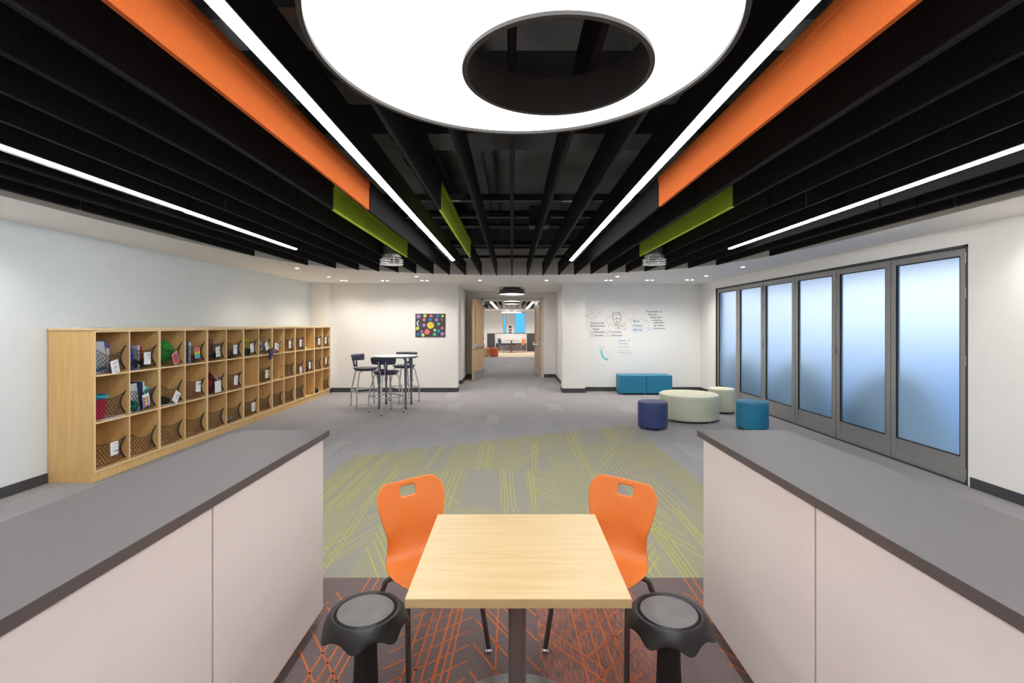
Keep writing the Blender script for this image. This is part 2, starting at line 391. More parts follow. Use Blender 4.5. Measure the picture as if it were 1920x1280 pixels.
# ---- soffit with the rounded opening
EP = [(0, 9.80), (.65, 9.76), (1.25, 9.64), (1.9, 9.38), (2.47, 9.06), (2.9, 8.74), (3.2, 8.42), (3.48, 7.98), (3.66, 7.5), (3.80, 7.0), (3.90, 6.2), (3.95, 5.3), (3.97, 4.3)]
cv = catmull([(a, b_, 0) for a, b_ in EP], 4)
def edgeY(x):
    x = abs(x)
    for p, q in zip(cv, cv[1:]):
        if p.x <= x <= q.x: return p.y+(q.y-p.y)*(x-p.x)/max(1e-6, q.x-p.x)
    return 4.3
so = MB(); full = [(-p.x, p.y) for p in reversed(cv)]+[(p.x, p.y) for p in cv[1:]]
ZT = CZ+.012
for (xa, ya), (xb, yb) in zip(full, full[1:]):
    so.add([(xa, ya, CZ), (xb, yb, CZ), (xb, 12.0, CZ), (xa, 12.0, CZ)], [(0, 1, 2, 3)])
    so.add([(xa, ya, CZ), (xb, yb, CZ), (xb, yb+.0, 3.18), (xa, ya+.0, 3.18)], [(0, 1, 2, 3)])
for s in (-1, 1):
    w = 4.85 if s > 0 else 4.86
    so.add([(s*3.97, -3.5, CZ), (s*w, -3.5, CZ), (s*w, 12, CZ), (s*3.97, 12, CZ)], [(0, 1, 2, 3)])
    so.add([(s*3.97, -3.5, CZ), (s*3.97, 4.3, CZ), (s*3.97, 4.3, 3.18), (s*3.97, -3.5, 3.18)], [(0, 1, 2, 3)])
so.box((-2.45, 11.99, CZ), (2.45, 15.1, CZ+.02))
so.box((-2.7, 15.15, CZ), (2.7, 21.0, CZ+.02)); so.box((-2.7, 31.2, CZ), (2.7, 36.1, CZ+.02))
so.box((-2.7, 20.95, CZ), (2.7, 21.0, 3.5)); so.box((-2.7, 31.2, CZ), (2.7, 31.25, 3.5))
struct(so.build('ceiling', M['soffit']))
dk = MB(); dk.box((-5, -3.6, 3.75), (4.95, 12.1, 3.9)); dk.box((-2.7, 21, 3.45), (2.7, 31.2, 3.6))
# corrugated ribs of the deck
for k in range(0): dk.box((-4.0, -3+k*.33, 3.738), (4.0, -2.86+k*.33, 3.75))
# black band behind the fascia
for (xa, ya), (xb, yb) in zip(full, full[1:]):
    dk.add([(xa, ya, 3.18), (xb, yb, 3.18), (xb, yb, 3.75), (xa, ya, 3.75)], [(0, 1, 2, 3)])
for s in (-1, 1): dk.add([(s*3.97, -3.5, 3.18), (s*3.97, 4.3, 3.18), (s*3.97, 4.3, 3.75), (s*3.97, -3.5, 3.75)], [(0, 1, 2, 3)])
o = dk.build('ceiling', M['deck']); struct(o)
# trims: black cross bars above the baffles
tn = 1
for (y, w, z0, z1, lab) in ((4.65, .42, 3.4, 3.72, ''), (3.35, .34, 3.25, 3.45, ''), (5.22, .07, 2.98, 3.05, ''), (8.15, .10, 2.98, 3.06, ''), (9.60, .05, 2.97, 3.02, ''), (7.0, .05, 3.2, 3.26, ''), (2.1, .08, 3.0, 3.06, '')):
    hx = 3.9
    while edgeY(hx) < y+.08: hx -= .05
    struct(MB().box((-hx, y-w/2, z0), (hx, y+w/2, z1)).build('trim_%d' % tn, M['steel_black'])); tn += 1
# baseboards
def bb(name, segs):
    m = MB()
    for a, b_ in segs: m.box(a, b_)
    struct(m.build(name, M['base'], bevel=.002))
bt = .012; bh = .105
bb('baseboard_left', [((-4.84, -3.4, 0), (-4.84+bt, 5.03, bh))])
bb('baseboard_rear', [((-4.35, 11.62-bt, 0), (-4.40+.05, 11.62, bh)), ((-4.40, 11.62, 0), (-4.40+bt, 11.8, bh)), ((-4.40, 11.8-bt, 0), (-1.33, 11.8, bh)),
     ((-1.33, 11.8-bt, 0), (-1.33+bt, 12.1, bh)), ((1.225-bt, 11.68-bt, 0), (1.765, 11.68, bh)), ((1.225-bt, 11.68, 0), (1.225, 12.1, bh)), ((1.765, 11.68-bt, 0), (1.765+bt, 11.95, bh)),
     ((1.777, 11.95-bt, 0), (4.65, 11.95, bh))])
bb('baseboard_right', [((4.65-bt, 11.06, 0), (4.65, 11.94, bh)), ((4.65-bt, -3.4, 0), (4.65, 4.90, bh))])
bb('baseboard_passage', [((-2.3, 13.4-bt, 0), (-1.4+bt, 13.4, bh)), ((-1.4, 13.4, 0), (-1.4+bt, 15.05, bh)), ((-1.4, 15.05-bt, 0), (-1.0, 15.05, bh)),
     ((1.35-bt, 13.4-bt, 0), (2.3, 13.4, bh)), ((1.35-bt, 13.4, 0), (1.35, 15.05, bh)), ((1.0, 15.05-bt, 0), (1.35, 15.05, bh)), ((-2.6, 15.3, 0), (-2.6+bt, 29, bh)), ((2.6-bt, 15.3, 0), (2.6, 29, bh))])
# passage door frame
df = MB()
for s in (-1, 1): df.box((s*.90 if s > 0 else -.96, 15.02, 0), (s*.96 if s > 0 else -.90, 15.22, 2.46))
df.box((-.96, 15.02, 2.41), (.96, 15.22, 2.47)); struct(df.build('trim_%d' % tn, colour('frame_white', (.62, .60, .56), .5), bevel=.004)); tn += 1
# folding door outer frame
ff = MB(); ff.box((4.655, 4.925, 0), (4.80, 4.965, 2.47)); ff.box((4.655, 11.02, 0), (4.80, 11.055, 2.47)); ff.box((4.655, 4.925, 2.445), (4.80, 11.055, 2.475)); ff.box((4.655, 4.925, 0), (4.80, 11.055, .012))
struct(ff.build('trim_%d' % tn, M['base'])); tn += 1

# ---- six frosted folding door panels
PW = (11.02-4.965)/6
def fold_panel(i):
    y0 = 4.965+i*PW+.006; y1 = 4.965+(i+1)*PW-.006
    r = bpy.data.objects.new('door_%d' % (i+1), None); C.collection.objects.link(r); r.location = (4.70, (y0+y1)/2, .015); r['kind'] = 'structure'
    h = (y1-y0)/2; zt = 2.425
    fr = MB(); st = .075
    fr.box((-.025, -h, 0), (.025, -h+st, zt)); fr.box((-.025, h-st, 0), (.025, h, zt)); fr.box((-.025, -h+st, zt-.075), (.025, h-st, zt)); fr.box((-.025, -h+st, 0), (.025, h-st, .09))
    fr.build('door_frame', M['alu'], r, bevel=.003)
    MB().box((-.016, -h+st, .09), (.016, h-st, .255)).build('kick_panel', M['alu'], r, bevel=.003)
    gk = MB(); g = .010
    gk.box((-.022, -h+st, .255), (.022, -h+st+g, zt-.075)); gk.box((-.022, h-st-g, .255), (.022, h-st, zt-.075)); gk.box((-.022, -h+st, .255), (.022, h-st, .255+g)); gk.box((-.022, -h+st, zt-.085), (.022, h-st, zt-.075))
    gk.build('gasket', M['gasket'], r)
    MB().box((-.004, -h+st+.004, .259), (.004, h-st-.004, zt-.079)).build('glass', M['frost'], r)
    if i in (0, 2, 4):
        yy = -h-.006
        for z in (2.32, 1.96, 1.26, .10):
            hg = MB(); hg.cyl((-.036, yy, z-.055), .013, .052, 10); hg.cyl((-.036, yy, z+.002), .013, .052, 10); hg.box((-.030, yy-.03, z-.05), (-.024, yy+.03, z+.05))
            hg.build('hinge', M['alu'], r, smooth=40)
    return r
for i in range(6): fold_panel(i)
# exterior seen through the frosted glass
struct(MB().box((4.86, -30, -.12), (60, 60, -.02)).build('ground', mat('blue_shaded_paving', (.13, .27, .50), .9, var=.1)))
struct(MB().box((4.86, 3.5, 2.62), (6.9, 12.5, 2.80)).build('trim_%d' % tn, mat('added_canopy_paint', (.30, .40, .48), .8))); tn += 1  # canopy added outside to darken the tops of the frosted panes
hedge_m = mat('hedge_leaves', (.01, .06, .06), .8, var=.5, scale=(30, 30, 30))
def hedge(x, y, rx, ry, hz, lab):
    m = MB(); rr = random.Random(int(y*10)); n1, n2 = 10, 18; v = []; fs = []
    for a in range(n1+1):
        for b_ in range(n2):
            t = a/n1*PI/2; p = 2*PI*b_/n2; q = 1+rr.uniform(-.08, .08)
            v.append((x+rx*math.cos(t)*math.cos(p)*q, y+ry*math.cos(t)*math.sin(p)*q, -.02+hz*math.sin(t)*q))
    for a in range(n1):
        for b_ in range(n2): fs.append((a*n2+b_, a*n2+(b_+1) % n2, (a+1)*n2+(b_+1) % n2, (a+1)*n2+b_))
    fs.append(tuple(range(n2)))
    m.add(v, fs); tag(m.build('shrub', hedge_m, smooth=60), lab, 'shrub', 'shrubs outside the frosted doors')
hedge(5.55, 7.0, .45, .8, 1.0, 'dark green shrub blurred behind the second nearest frosted door panel')
hedge(5.55, 9.3, .45, .7, 1.0, 'green shrub blurred behind the third and fourth frosted door panels')
hedge(5.55, 11.6, .45, .7, 1.0, 'green shrub blurred behind the fifth frosted door panel')

# ---- passage double doors
def leaf(n, hinge, ang, s, flip=1):
    """s=+1 leaf extends towards +x from hinge at angle ang"""
    r = bpy.data.objects.new('door_%d' % n, None); C.collection.objects.link(r); r.location = hinge; r.rotation_euler = (0, 0, ang); r['kind'] = 'structure'
    L = .88; T = .045
    lf = MB(); x0, x1, z0, z1 = .13, .23, .95, 2.2  # vision slot near the swinging edge
    a = L-.23; b_ = L-.13
    lf.box((0, -T/2, 0), (a, T/2, 2.39)); lf.box((b_, -T/2, 0), (L, T/2, 2.39)); lf.box((a, -T/2, 0), (b_, T/2, 1.02)); lf.box((a, -T/2, 2.2), (b_, T/2, 2.39))
    lf.build('door_leaf', M['door'], r)
    MB().box((a, -.005, 1.02), (b_, .005, 2.2)).build('vision_panel', colour('dim_glass', (.25, .24, .2), .1), r)
    kp = MB()
    for q in (-1, 1): kp.box((.03, q*(T/2)-.002, .02), (L-.03, q*(T/2)+.002, .27))
    kp.build('kick_plate', M['alu_l'], r)
    pb = MB()
    for q in ((-1, 1) if False else (flip,)):
        pb.box((.06, q*(T/2+.05)-.018, .97), (L-.04, q*(T/2+.05)+.018, 1.03)); pb.box((L-.16, min(0, q*(T/2+.055)), .93), (L-.03, max(0, q*(T/2+.055)), 1.08)); pb.box((.05, min(0, q*(T/2+.05)), .97), (.10, max(0, q*(T/2+.05)), 1.03))
    pb.build('push_bar', M['alu_l'], r, bevel=.006)
    cl = MB(); cl.box((.02, min(0, flip*(T/2+.06)), 2.25), (.30, max(0, flip*(T/2+.06)), 2.33)); cl.build('door_closer', M['alu_l'], r, bevel=.005)
    for z in (.25, 1.2, 2.15): MB().cyl((-.006, flip*.02, z-.05), .012, .10, 10).build('hinge', M['ped'], r, smooth=40)
leaf(7, (-.895, 15.0, .008), math.radians(-107), 1, 1)
leaf(8, (.890, 15.16, .008), math.radians(98), 1, 1)

# ================================================================ BAFFLES
S = .31; BZ = 2.635; BH = .245
def baffle(k, y0, y1, m, where, col):
    x = k*S; L = (y1-y0)/2
    b_ = MB(); t = .012
    b_.box((-t, -L, 0), (t, L, BH-.05)); b_.box((-t-.007, -L, BH-.05), (t+.007, L, BH))
    o = b_.build('ceiling_baffle', m, bevel=.002, seg=1); o.location = (x, (y0+y1)/2, BZ)
    side = 'on the centre line' if k == 0 else '%s row %s of centre' % (ORD[abs(k)], 'left' if k < 0 else 'right')
    tag(o, '%s baffle, %s, %s' % (col, side, where), 'ceiling baffle', '%s ceiling baffles' % col)
for k in range(-12, 13):
    J1 = 4.17 if k < 1 else 4.06; J2 = 7.13 if k < 1 else 7.03; yE = edgeY(k*S)-.05; g = .012
    if abs(k) == 12: yE = 6.97
    c1, n1 = (M['felt_o'], 'orange') if abs(k) == 4 else (M['felt'], 'black')
    baffle(k, 1.2, J1-g, c1, 'section nearest the camera', n1)
    c2, n2 = (M['felt_g'], 'green') if k in (-5, -2, 6) else (M['felt'], 'black')
    if yE-J2 < .25:
        baffle(k, J1+g, yE, c2, 'far end section', n2)
    else:
        baffle(k, J1+g, J2-g, c2, 'middle section', n2)
        baffle(k, J2+g, yE, M['felt'], 'section touching rear soffit', 'black')
# ---- linear lights under baffle rows
def linear(x, y0, y1, z, lab, w=.046, lit_edge=0):
    t = thing('linear_light', lab, 'light', (x, (y0+y1)/2, z), 0, 'long white linear ceiling lights'); L = (y1-y0)/2
    MB().box((-w/2-.002, -L, .014), (w/2+.002, L, .021)).build('housing', M['ring_black'], t)
    MB().box((-w/2, -L+.002, .001), (w/2, L-.002, .0135)).build('diffuser', M['light_w'], t)
    if lit_edge:
        for a, b_ in ((-L, L-(6.25-4.13)), (L-(6.25-4.23), L-.05)):
            MB().box((-w/2-.060, a, .010), (-w/2-.014, b_, .018)).build('lit_baffle_edge', M['alu_l'], t)  # pale strip imitating the lit underside of the outer left baffle
linear(-.892, -2.6, 7.32, BZ-.022, 'long linear light left of the ring light, beside the orange baffle')
linear(.895, -2.6, 7.32, BZ-.022, 'long linear light right of the ring light, beside the orange baffle')
linear(-9*S, -2.6, 6.24, BZ-.022, 'long linear light above the cubbies at far left', .034, 1)
linear(9*S, -2.6, 6.20, BZ-.022, 'long linear light above the frosted doors at far right', .034)
# ---- ring light
zr = .84; RZ = H+zr
rt = thing('ring_light', 'huge round white ring light with black rim and an off-centre hole', 'light', (.036*zr, 1.788*zr, RZ))
R = .7655*zr; hr = .358*zr; hx, hy = (.18-.036)*zr, (1.939-1.788)*zr; n = 128
rl = MB(); v = []; fs = []
for i in range(n):
    a = 2*PI*i/n; v.append(((R-.012)*math.cos(a), (R-.012)*math.sin(a), .012))
for i in range(n):
    a = 2*PI*i/n; v.append((hx+(hr+.010)*math.cos(a), hy+(hr+.010)*math.sin(a), .012))
for i in range(n): j = (i+1) % n; fs.append((i, j, n+j, n+i))
rl.add(v, fs).build('diffuser', M['ring_l'], rt)
rim = MB(); v = []; fs = []
def ringwall(c, r0, r1, z0, z1):
    mb = MB(); prof = [(r0, z0), (r1, z0), (r1, z1), (r0, z1), (r0, z0)]
    return mb.lathe(prof, n, (c[0], c[1], 0), cap=False)
ringwall((0, 0), R-.015, R, 0, .145).build('outer_rim', M['ring_black'], rt, smooth=40)
ringwall((hx, hy), hr, hr+.017, 0, .145).build('inner_rim', M['ring_black'], rt, smooth=40)
tp = MB(); v = []; fs = []
for i in range(n):
    a = 2*PI*i/n; v.append(((R-.006)*math.cos(a), (R-.006)*math.sin(a), .14))
for i in range(n):
    a = 2*PI*i/n; v.append((hx+(hr+.005)*math.cos(a), hy+(hr+.005)*math.sin(a), .14))
for i in range(n): j = (i+1) % n; fs.append((i, j, n+j, n+i))
tp.add(v, fs).build('top_plate', M['ring_black'], rt)
for (x, y) in ((hx+.30, hy+.17), (-.5, .3), (.45, -.35), (-.4, -.4)):
    MB().tube([(x, y, .14), (x-.03, y-.02, 1.21)], .0015, 6).build('suspension_cable', M['alu_l'], rt)
# ---- round diffusers
def air_diffuser(x, y, lab):
    t = thing('air_diffuser', lab, 'air vent', (x, y, 2.50), 0, 'round air diffusers under the baffles')
    MB().cyl((0, 0, .10), .115, .75, 28).cyl((0, 0, .095), .135, .03, 28).build('duct_neck', M['ped'], t, smooth=40)
    for z in (0, .032, .064): MB().lathe([(.105, z), (.16, z-.004), (.163, z+.004), (.105, z+.010), (.105, z)], 36, cap=False).build('ring_blade', M['alu_l'], t, smooth=50)
    MB().cyl((0, 0, -.004), .105, .008, 32).build('centre_plate', M['alu_l'], t, smooth=40)
    for a in range(4): MB().cyl((.11*math.cos(a*PI/2+.5), .11*math.sin(a*PI/2+.5), 0), .005, .10, 8).build('post', M['alu_l'], t)
air_diffuser(-5.5*S, 6.85, 'round silver air diffuser hanging below the baffles beside the left green baffle')
air_diffuser(6.5*S, 6.85, 'round silver air diffuser hanging below the baffles beside the right green baffle')
# ---- ducts, conduit in the void
dm = mat('dark_galvanised_duct', (.05, .05, .052), .3, .7, var=.5, scale=(4, 4, 4), bump=.3)
d = thing('air_duct', 'dark round duct running lengthwise above the baffles', 'duct', (-.95, 0, 3.42))
m = MB(); m.tube([(0, 4.4, 0), (0, 9.2, 0)], .17, 24); m.build('duct_pipe', dm, d, smooth=40)
for y in (5.0, 6.2, 7.4, 8.6): ringw = MB().tube([(0, y-.02, 0), (0, y+.02, 0)], .18, 24).build('duct_joint', dm, d, smooth=40)
o = MB().box((-.34, 3.6, 3.55), (-.20, 9.4, 3.60)); 
for k in range(60): o.box((-.335, 3.62+k*.095, 3.535), (-.315, 3.66+k*.095, 3.555)); o.box((-.225, 3.62+k*.095, 3.535), (-.205, 3.66+k*.095, 3.555))
tag(o.build('cable_tray', M['steel_black']), 'black perforated cable tray above the baffles left of the centre line', 'cable tray')
for (y, z, r, lab) in ((6.55, 3.35, .045, 'dark pipe crossing above the baffles, nearest of the three'), (7.25, 3.3, .06, 'dark pipe crossing above the baffles, middle of the three'), (7.85, 3.25, .04, 'dark pipe crossing above the baffles, farthest of the three')):
    tag(MB().tube([(-2.6, y, z), (2.6, y, z)], r, 14).build('ceiling_pipe', dm, smooth=40), lab, 'pipe', 'dark pipes above the baffles')
tag(MB().box((.25, 7.0, 3.08), (.55, 7.3, 3.38)).build('junction_box', M['steel_black'], bevel=.01), 'black box hung above the baffles right of centre', 'junction box')

# ================================================================ DOWNLIGHTS
def spot(parent, z, power, size=2.5, blend=1.0, col=(1, .93, .85)):
    l = bpy.data.lights.new('lamp', 'SPOT'); l.energy = power; l.spot_size = size; l.spot_blend = blend; l.color = col; l.shadow_soft_size = .03
    o = bpy.data.objects.new('lamp', l); C.collection.objects.link(o); o.parent = parent; o.location = (0, 0, z); return o
def dl(x, y, lab, power=SPOT, double=False):
    t = thing('recessed_downlight', lab, 'light', (x, y, CZ), 0, 'small recessed downlights in the soffit')
    cs = (-.055, .055) if double else (0,)
    for c in cs:
        MB().lathe([(.030, -.001), (.048, -.004), (.050, 0), (.030, 0), (.030, -.001)], 24, (c, 0, 0), cap=False).build('trim_ring', M['white_lam'], t, smooth=50)
        MB().cyl((c, 0, -.0015), .030, .001, 20).build('lens', M['lens'], t)
    spot(t, -.02, power*(1.3 if double else 1))
def dpx(px, py): Y = F*1.0/(608-py); return (px-960)*Y/F, Y
for i, (px, py, lab, dbl) in enumerate((
    (556.8, 502.7, 'single downlight nearest the cubbies, left soffit', 0), (616.5, 518.7, 'single downlight above the far end of the cubbies', 0),
    (780.5, 518, 'single downlight above the round high table', 0), (900, 525.6, 'single downlight left of the passage lamp', 0),
    (645, 526, 'twin downlight above the left end of the rear wall', 1), (721.7, 526, 'twin downlight behind the high table, middle of the left three', 1), (795.7, 526, 'twin downlight above the felt poster', 1),
    (1024.6, 525.4, 'single downlight right of the passage lamp', 0), (1157.8, 518.2, 'single downlight in front of the writing wall', 0), (1324, 517, 'single downlight near the far right corner', 0),
    (1393, 500.4, 'single downlight above the frosted doors', 0), (1141, 525.4, 'twin downlight above the cat drawing', 1), (1218, 525, 'twin downlight above the written quote', 1), (1293, 524.4, 'twin downlight at the right end of the writing wall', 1))):
    dl(*dpx(px, py), lab, double=bool(dbl))
dl(4.36, 4.0, 'downlight washing the right wall beside the nearest frosted door', SPOT*.8)
dl(4.36, 1.6, 'downlight washing the right wall near the counter', SPOT)
dl(-4.4, 4.0, 'downlight washing the left wall before the cubbies', SPOT)
dl(-4.4, 1.6, 'downlight washing the left wall near the counter', SPOT)

def drum(x, y, z, r, lab, hh=.13, m=None):
    t = thing('drum_light', lab, 'light', (x, y, z), 0, 'round drum lights in the passage')
    MB().lathe([(r-.012, 0), (r, 0), (r, hh), (.01, hh), (.01, hh-.01), (r-.012, hh-.01), (r-.012, 0)], 48, cap=False).build('shade', M['ring_black'], t, smooth=40)
    MB().cyl((0, 0, .004), r-.012, .01, 48).build('diffuser', m or M['drum_l'], t)
    MB().cyl((0, 0, hh-.01), r*.7, max(.02, CZ-z-hh+.01), 40).build('canopy', M['ring_black'], t, smooth=40)
drum(0, 13.2, 2.47, .34, 'dark drum ceiling light in front of the open double doors')
drum(0, 17.9, 2.50, .31, 'drum ceiling light just beyond the open double doors')
drum(-.01, 20.2, 2.50, .29, 'drum ceiling light farthest down the passage')

# ================================================================ CUBBIES
CXF, CXB, CY0, CW = -4.35, -4.83, 5.035, .4675
for u in range(7):
    y0 = CY0+u*2*CW; y1 = y0+2*CW
    t = thing('cubby_unit', 'tan wooden cubby unit, six compartments, %s from the near end' % ORD[u+1] if u else 'tan wooden cubby unit nearest the camera with its side panel exposed', 'shelving', ((CXF+CXB)/2, (y0+y1)/2, .10), 0, 'cubby units along the left wall')
    h = CW; d2 = (CXF-CXB)/2; th = .009; Ht = 1.585-.10
    for s in (-1, 1):
        MB().box((-d2, s*h-(2*th if s > 0 else 0)+(.001 if s < 0 else -.001), 0), (d2-.002, s*h+(2*th if s < 0 else 0)+(.001 if s < 0 else -.001), Ht)).build('side_panel', M['cubby'], t)
    MB().box((-d2+.006, -th, .018), (d2-.002, th, Ht-.018)).build('divider', M['cubby'], t)
    MB().box((-d2, -h+2*th, 0), (-d2+.006, h-2*th, Ht)).build('back_panel', M['cubby'], t)
    for z in (0, .505, 1.0, Ht-.018):
        for s in (-1, 1):
            a, b_ = sorted((s*th, s*(h-2*th-.001)))
            MB().box((-d2+.006, a, z), (d2-.003, b_, z+.018)).build('shelf', M['cubby'], t)
    eb = MB()
    for y in (-h+.001, h-2*th-.001): eb.box((d2-.002, y, 0), (d2, y+2*th, Ht))
    eb.box((d2-.002, -th, .018), (d2, th, Ht-.018))
    for z in (0, .505, 1.0, Ht-.018): eb.box((d2-.003, -h+2*th, z), (d2-.0005, h-2*th, z+.018))
    eb.build('edge_band', M['cubby_e'], t)
tag(MB().box((CXB, CY0-.012, 1.586), (CXF+.012, CY0+14*CW+.01, 1.612)).build('long_board', M['cubby_e'], bevel=.003), 'long tan top board running over all the cubbies', 'board')
tag(MB().box((CXB, CY0+.002, 0), (CXF-.018, CY0+14*CW, .099)).build('cubby_plinth', M['cubby'], bevel=.002), 'tan plinth under the row of cubbies', 'plinth')
tag(MB().box((-4.80, 5.06, 1.6125), (-4.52, 5.20, 1.615)).box((-4.62, 5.12, 1.615), (-4.40, 5.50, 1.617)).build('paper_sheet', M['paper']), 'white paper lying on top of the cubbies at the near end', 'paper')

# ---- nets
def net_pt(u, v, w=.415, sag=.05, ht=.235, bulge=.03):
    e_ = max(0, 2*u-1)
    y = (u-.5)*w*(1-.30*math.sin(PI*min(1, max(0, v)))*e_**1.5)
    z = .022+v*(ht-(sag*math.sin(PI*u)))+.012*(1-v)*math.sin(PI*u)*-1
    x = bulge*math.sin(PI*u)*(.4+.6*math.sin(PI*(v*.8+.1)))
    return Vector((x, y, z))
def net_mesh(sag, bulge, ht, seed):
    rr = random.Random(seed); m = MB(); nu, nv = 18, 8; P = {}
    for i in range(nu+1):
        for j in range(nv+1):
            p = net_pt(i/nu, j/nv, sag=sag, bulge=bulge, ht=ht); P[i, j] = p+Vector((0, rr.uniform(-.003, .003), rr.uniform(-.003, .003)))
    for i in range(nu):
        for j in range(nv):
            if (i+j) % 2 == 0: m.tube([P[i, j], P[i+1, j+1]], .0030, 3)
            else: m.tube([P[i+1, j], P[i, j+1]], .0030, 3)
    for pts in ([net_pt(i/20, 1, sag=sag, bulge=bulge, ht=ht) for i in range(21)], [net_pt(i/20, 0, sag=sag, bulge=bulge, ht=ht) for i in range(21)]): m.tube(pts, .0028, 4)
    for u in (1,):
        m.tube([net_pt(u, j/10, sag=sag, bulge=bulge, ht=ht) for j in range(11)], .006, 5)
        uu = .04 if u == 0 else .96
        m.tube([net_pt(uu, j/10, sag=sag, bulge=bulge, ht=ht) for j in range(11)], .0045, 4)
    return m
def make_net(sag, bulge, ht, seed):
    t = thing('storage_net', '', 'net', (0, 0, 0), 0, 'black elastic nets across the cubbies')
    net_mesh(sag, bulge, ht, seed).build('netting', M['net'], t)
    for u in (0, 1):
        for v in (0, 1):
            p = net_pt(u, v, sag=sag, bulge=bulge, ht=ht); q = p+Vector((0, .008*(1 if u else -1), .012 if v else -.002))
            MB().tube([p, q], .006, 6).build('hook', M['black'], t)
    return t
nets = [make_net(.05, .02, .235, 1), make_net(.02, .012, .225, 2), make_net(.09, .03, .25, 3)]
used = [False]*3
ROWN = ['top', 'middle', 'bottom']; RZ_ = [1.100+.018, .605+.018, .10+.018]
def cpos(r, c): return CY0+(c-.5)*CW, RZ_[r]
def where(r, c): return '%s row, %s cubby from near end' % (ROWN[r], ORD[c])
NOEL = {(0, 12), (1, 7), (1, 9), (2, 12), (2, 13), (0, 9)}
for r in range(3):
    for c in range(1, 15):
        if (r, c) in NOEL: continue
        k = 2 if (r, c) in ((0, 1), (0, 3), (1, 3), (2, 2)) else (1 if (r*5+c*3) % 2 else 0)
        y, z = cpos(r, c); lab = 'black net, ' + where(r, c)
        if not used[k]:
            nets[k].location = (CXF-.032, y, z+.012); nets[k]['label'] = lab; used[k] = True
        else: dup(nets[k], lab, (CXF-.032, y, z+.012))
# loose hooks in netless cubbies
for (r, c) in ((1, 9), (2, 12)):
    y, z = cpos(r, c)
    for (dx, dz, w) in ((-.04, .23, 'front top'), (-.20, .12, 'rear'), (-.04, .03, 'front bottom')):
        h_ = MB().cyl((0, 0, 0), .009, .022, 10, T=Matrix.Rotation(PI/2, 4, 'X')); o = h_.build('net_hook', M['black'], smooth=40); o.location = (CXF+dx, y+CW/2-.0185, z+dz)
        tag(o, 'black %s net hook on bare divider, %s' % (w, where(r, c)), 'hook', 'bare hooks in the cubbies without nets')
# collapsed net, top row ninth
y, z = cpos(0, 9)
m = MB(); rr = random.Random(4)
for k in range(26):
    p = Vector((0, rr.uniform(-.19, .19), rr.uniform(.0, .10))); q = p+Vector((rr.uniform(-.02, .02), rr.uniform(-.07, .07), rr.uniform(-.03, .06)))
    q.y = max(-.2, min(.2, q.y)); q.z = max(.004, q.z); m.tube([p, (p+q)/2+Vector((0, 0, .01)), q], .003, 4)
m.tube([(0, -.2, .02), (0, 0, .07), (0, .205, .21)], .006, 6)
o = m.build('storage_net', M['net']); o.location = (CXF-.05, y, z+.006); tag(o, 'sagging black net, ' + where(0, 9), 'net', 'black elastic nets across the cubbies')

# ---- paper tags on the nets
def scrib(m, seed, w, h, ink, n=4, x=.0016):
    rr = random.Random(seed)
    for k in range(n):
        pts = []; y0 = rr.uniform(-w*.6, w*.2); z0 = rr.uniform(-h*.7, h*.7)
        for i in range(6): pts.append((x, max(-w*.85, min(w*.85, y0+i*w*.22)), max(-h*.85, min(h*.85, z0+rr.uniform(-.3, .3)*h*.5))))
        m.tube(pts, .0016, 3, ink)
TAGS = {(0, 1): (.02, .06, 12, 'w'), (0, 2): (.02, .12, 0, 'w'), (0, 3): (.04, .09, 25, 'red'), (0, 4): (0, .13, 2, 'rainbow'), (0, 5): (0, .12, 8, 'w'), (0, 6): (-.02, .13, -3, 'w'), (0, 7): (0, .13, 10, 'w'), (0, 8): (.02, .14, 25, 'w'),
        (0, 9): (-.09, .12, 75, 'w'), (0, 10): (-.02, .13, 2, 'w'), (0, 11): (-.01, .14, -4, 'w'), (0, 13): (0, .14, -2, 'w'), (0, 14): (-.08, .15, -3, 'w'),
        (1, 2): (0, .12, 8, 'multi'), (1, 3): (.05, .08, -35, 'w'), (1, 4): (.02, .16, -3, 'w'), (1, 5): (0, .10, 3, 'big'), (1, 6): (0, .14, -5, 'w'), (1, 8): (.02, .14, -5, 'w'), (1, 11): (0, .08, 20, 'w'), (1, 12): (-.03, .14, 8, 'w'), (1, 14): (-.06, .17, 0, 'w'),
        (2, 1): (.01, .17, 2, 'w'), (2, 7): (.04, .14, 0, 'w')}
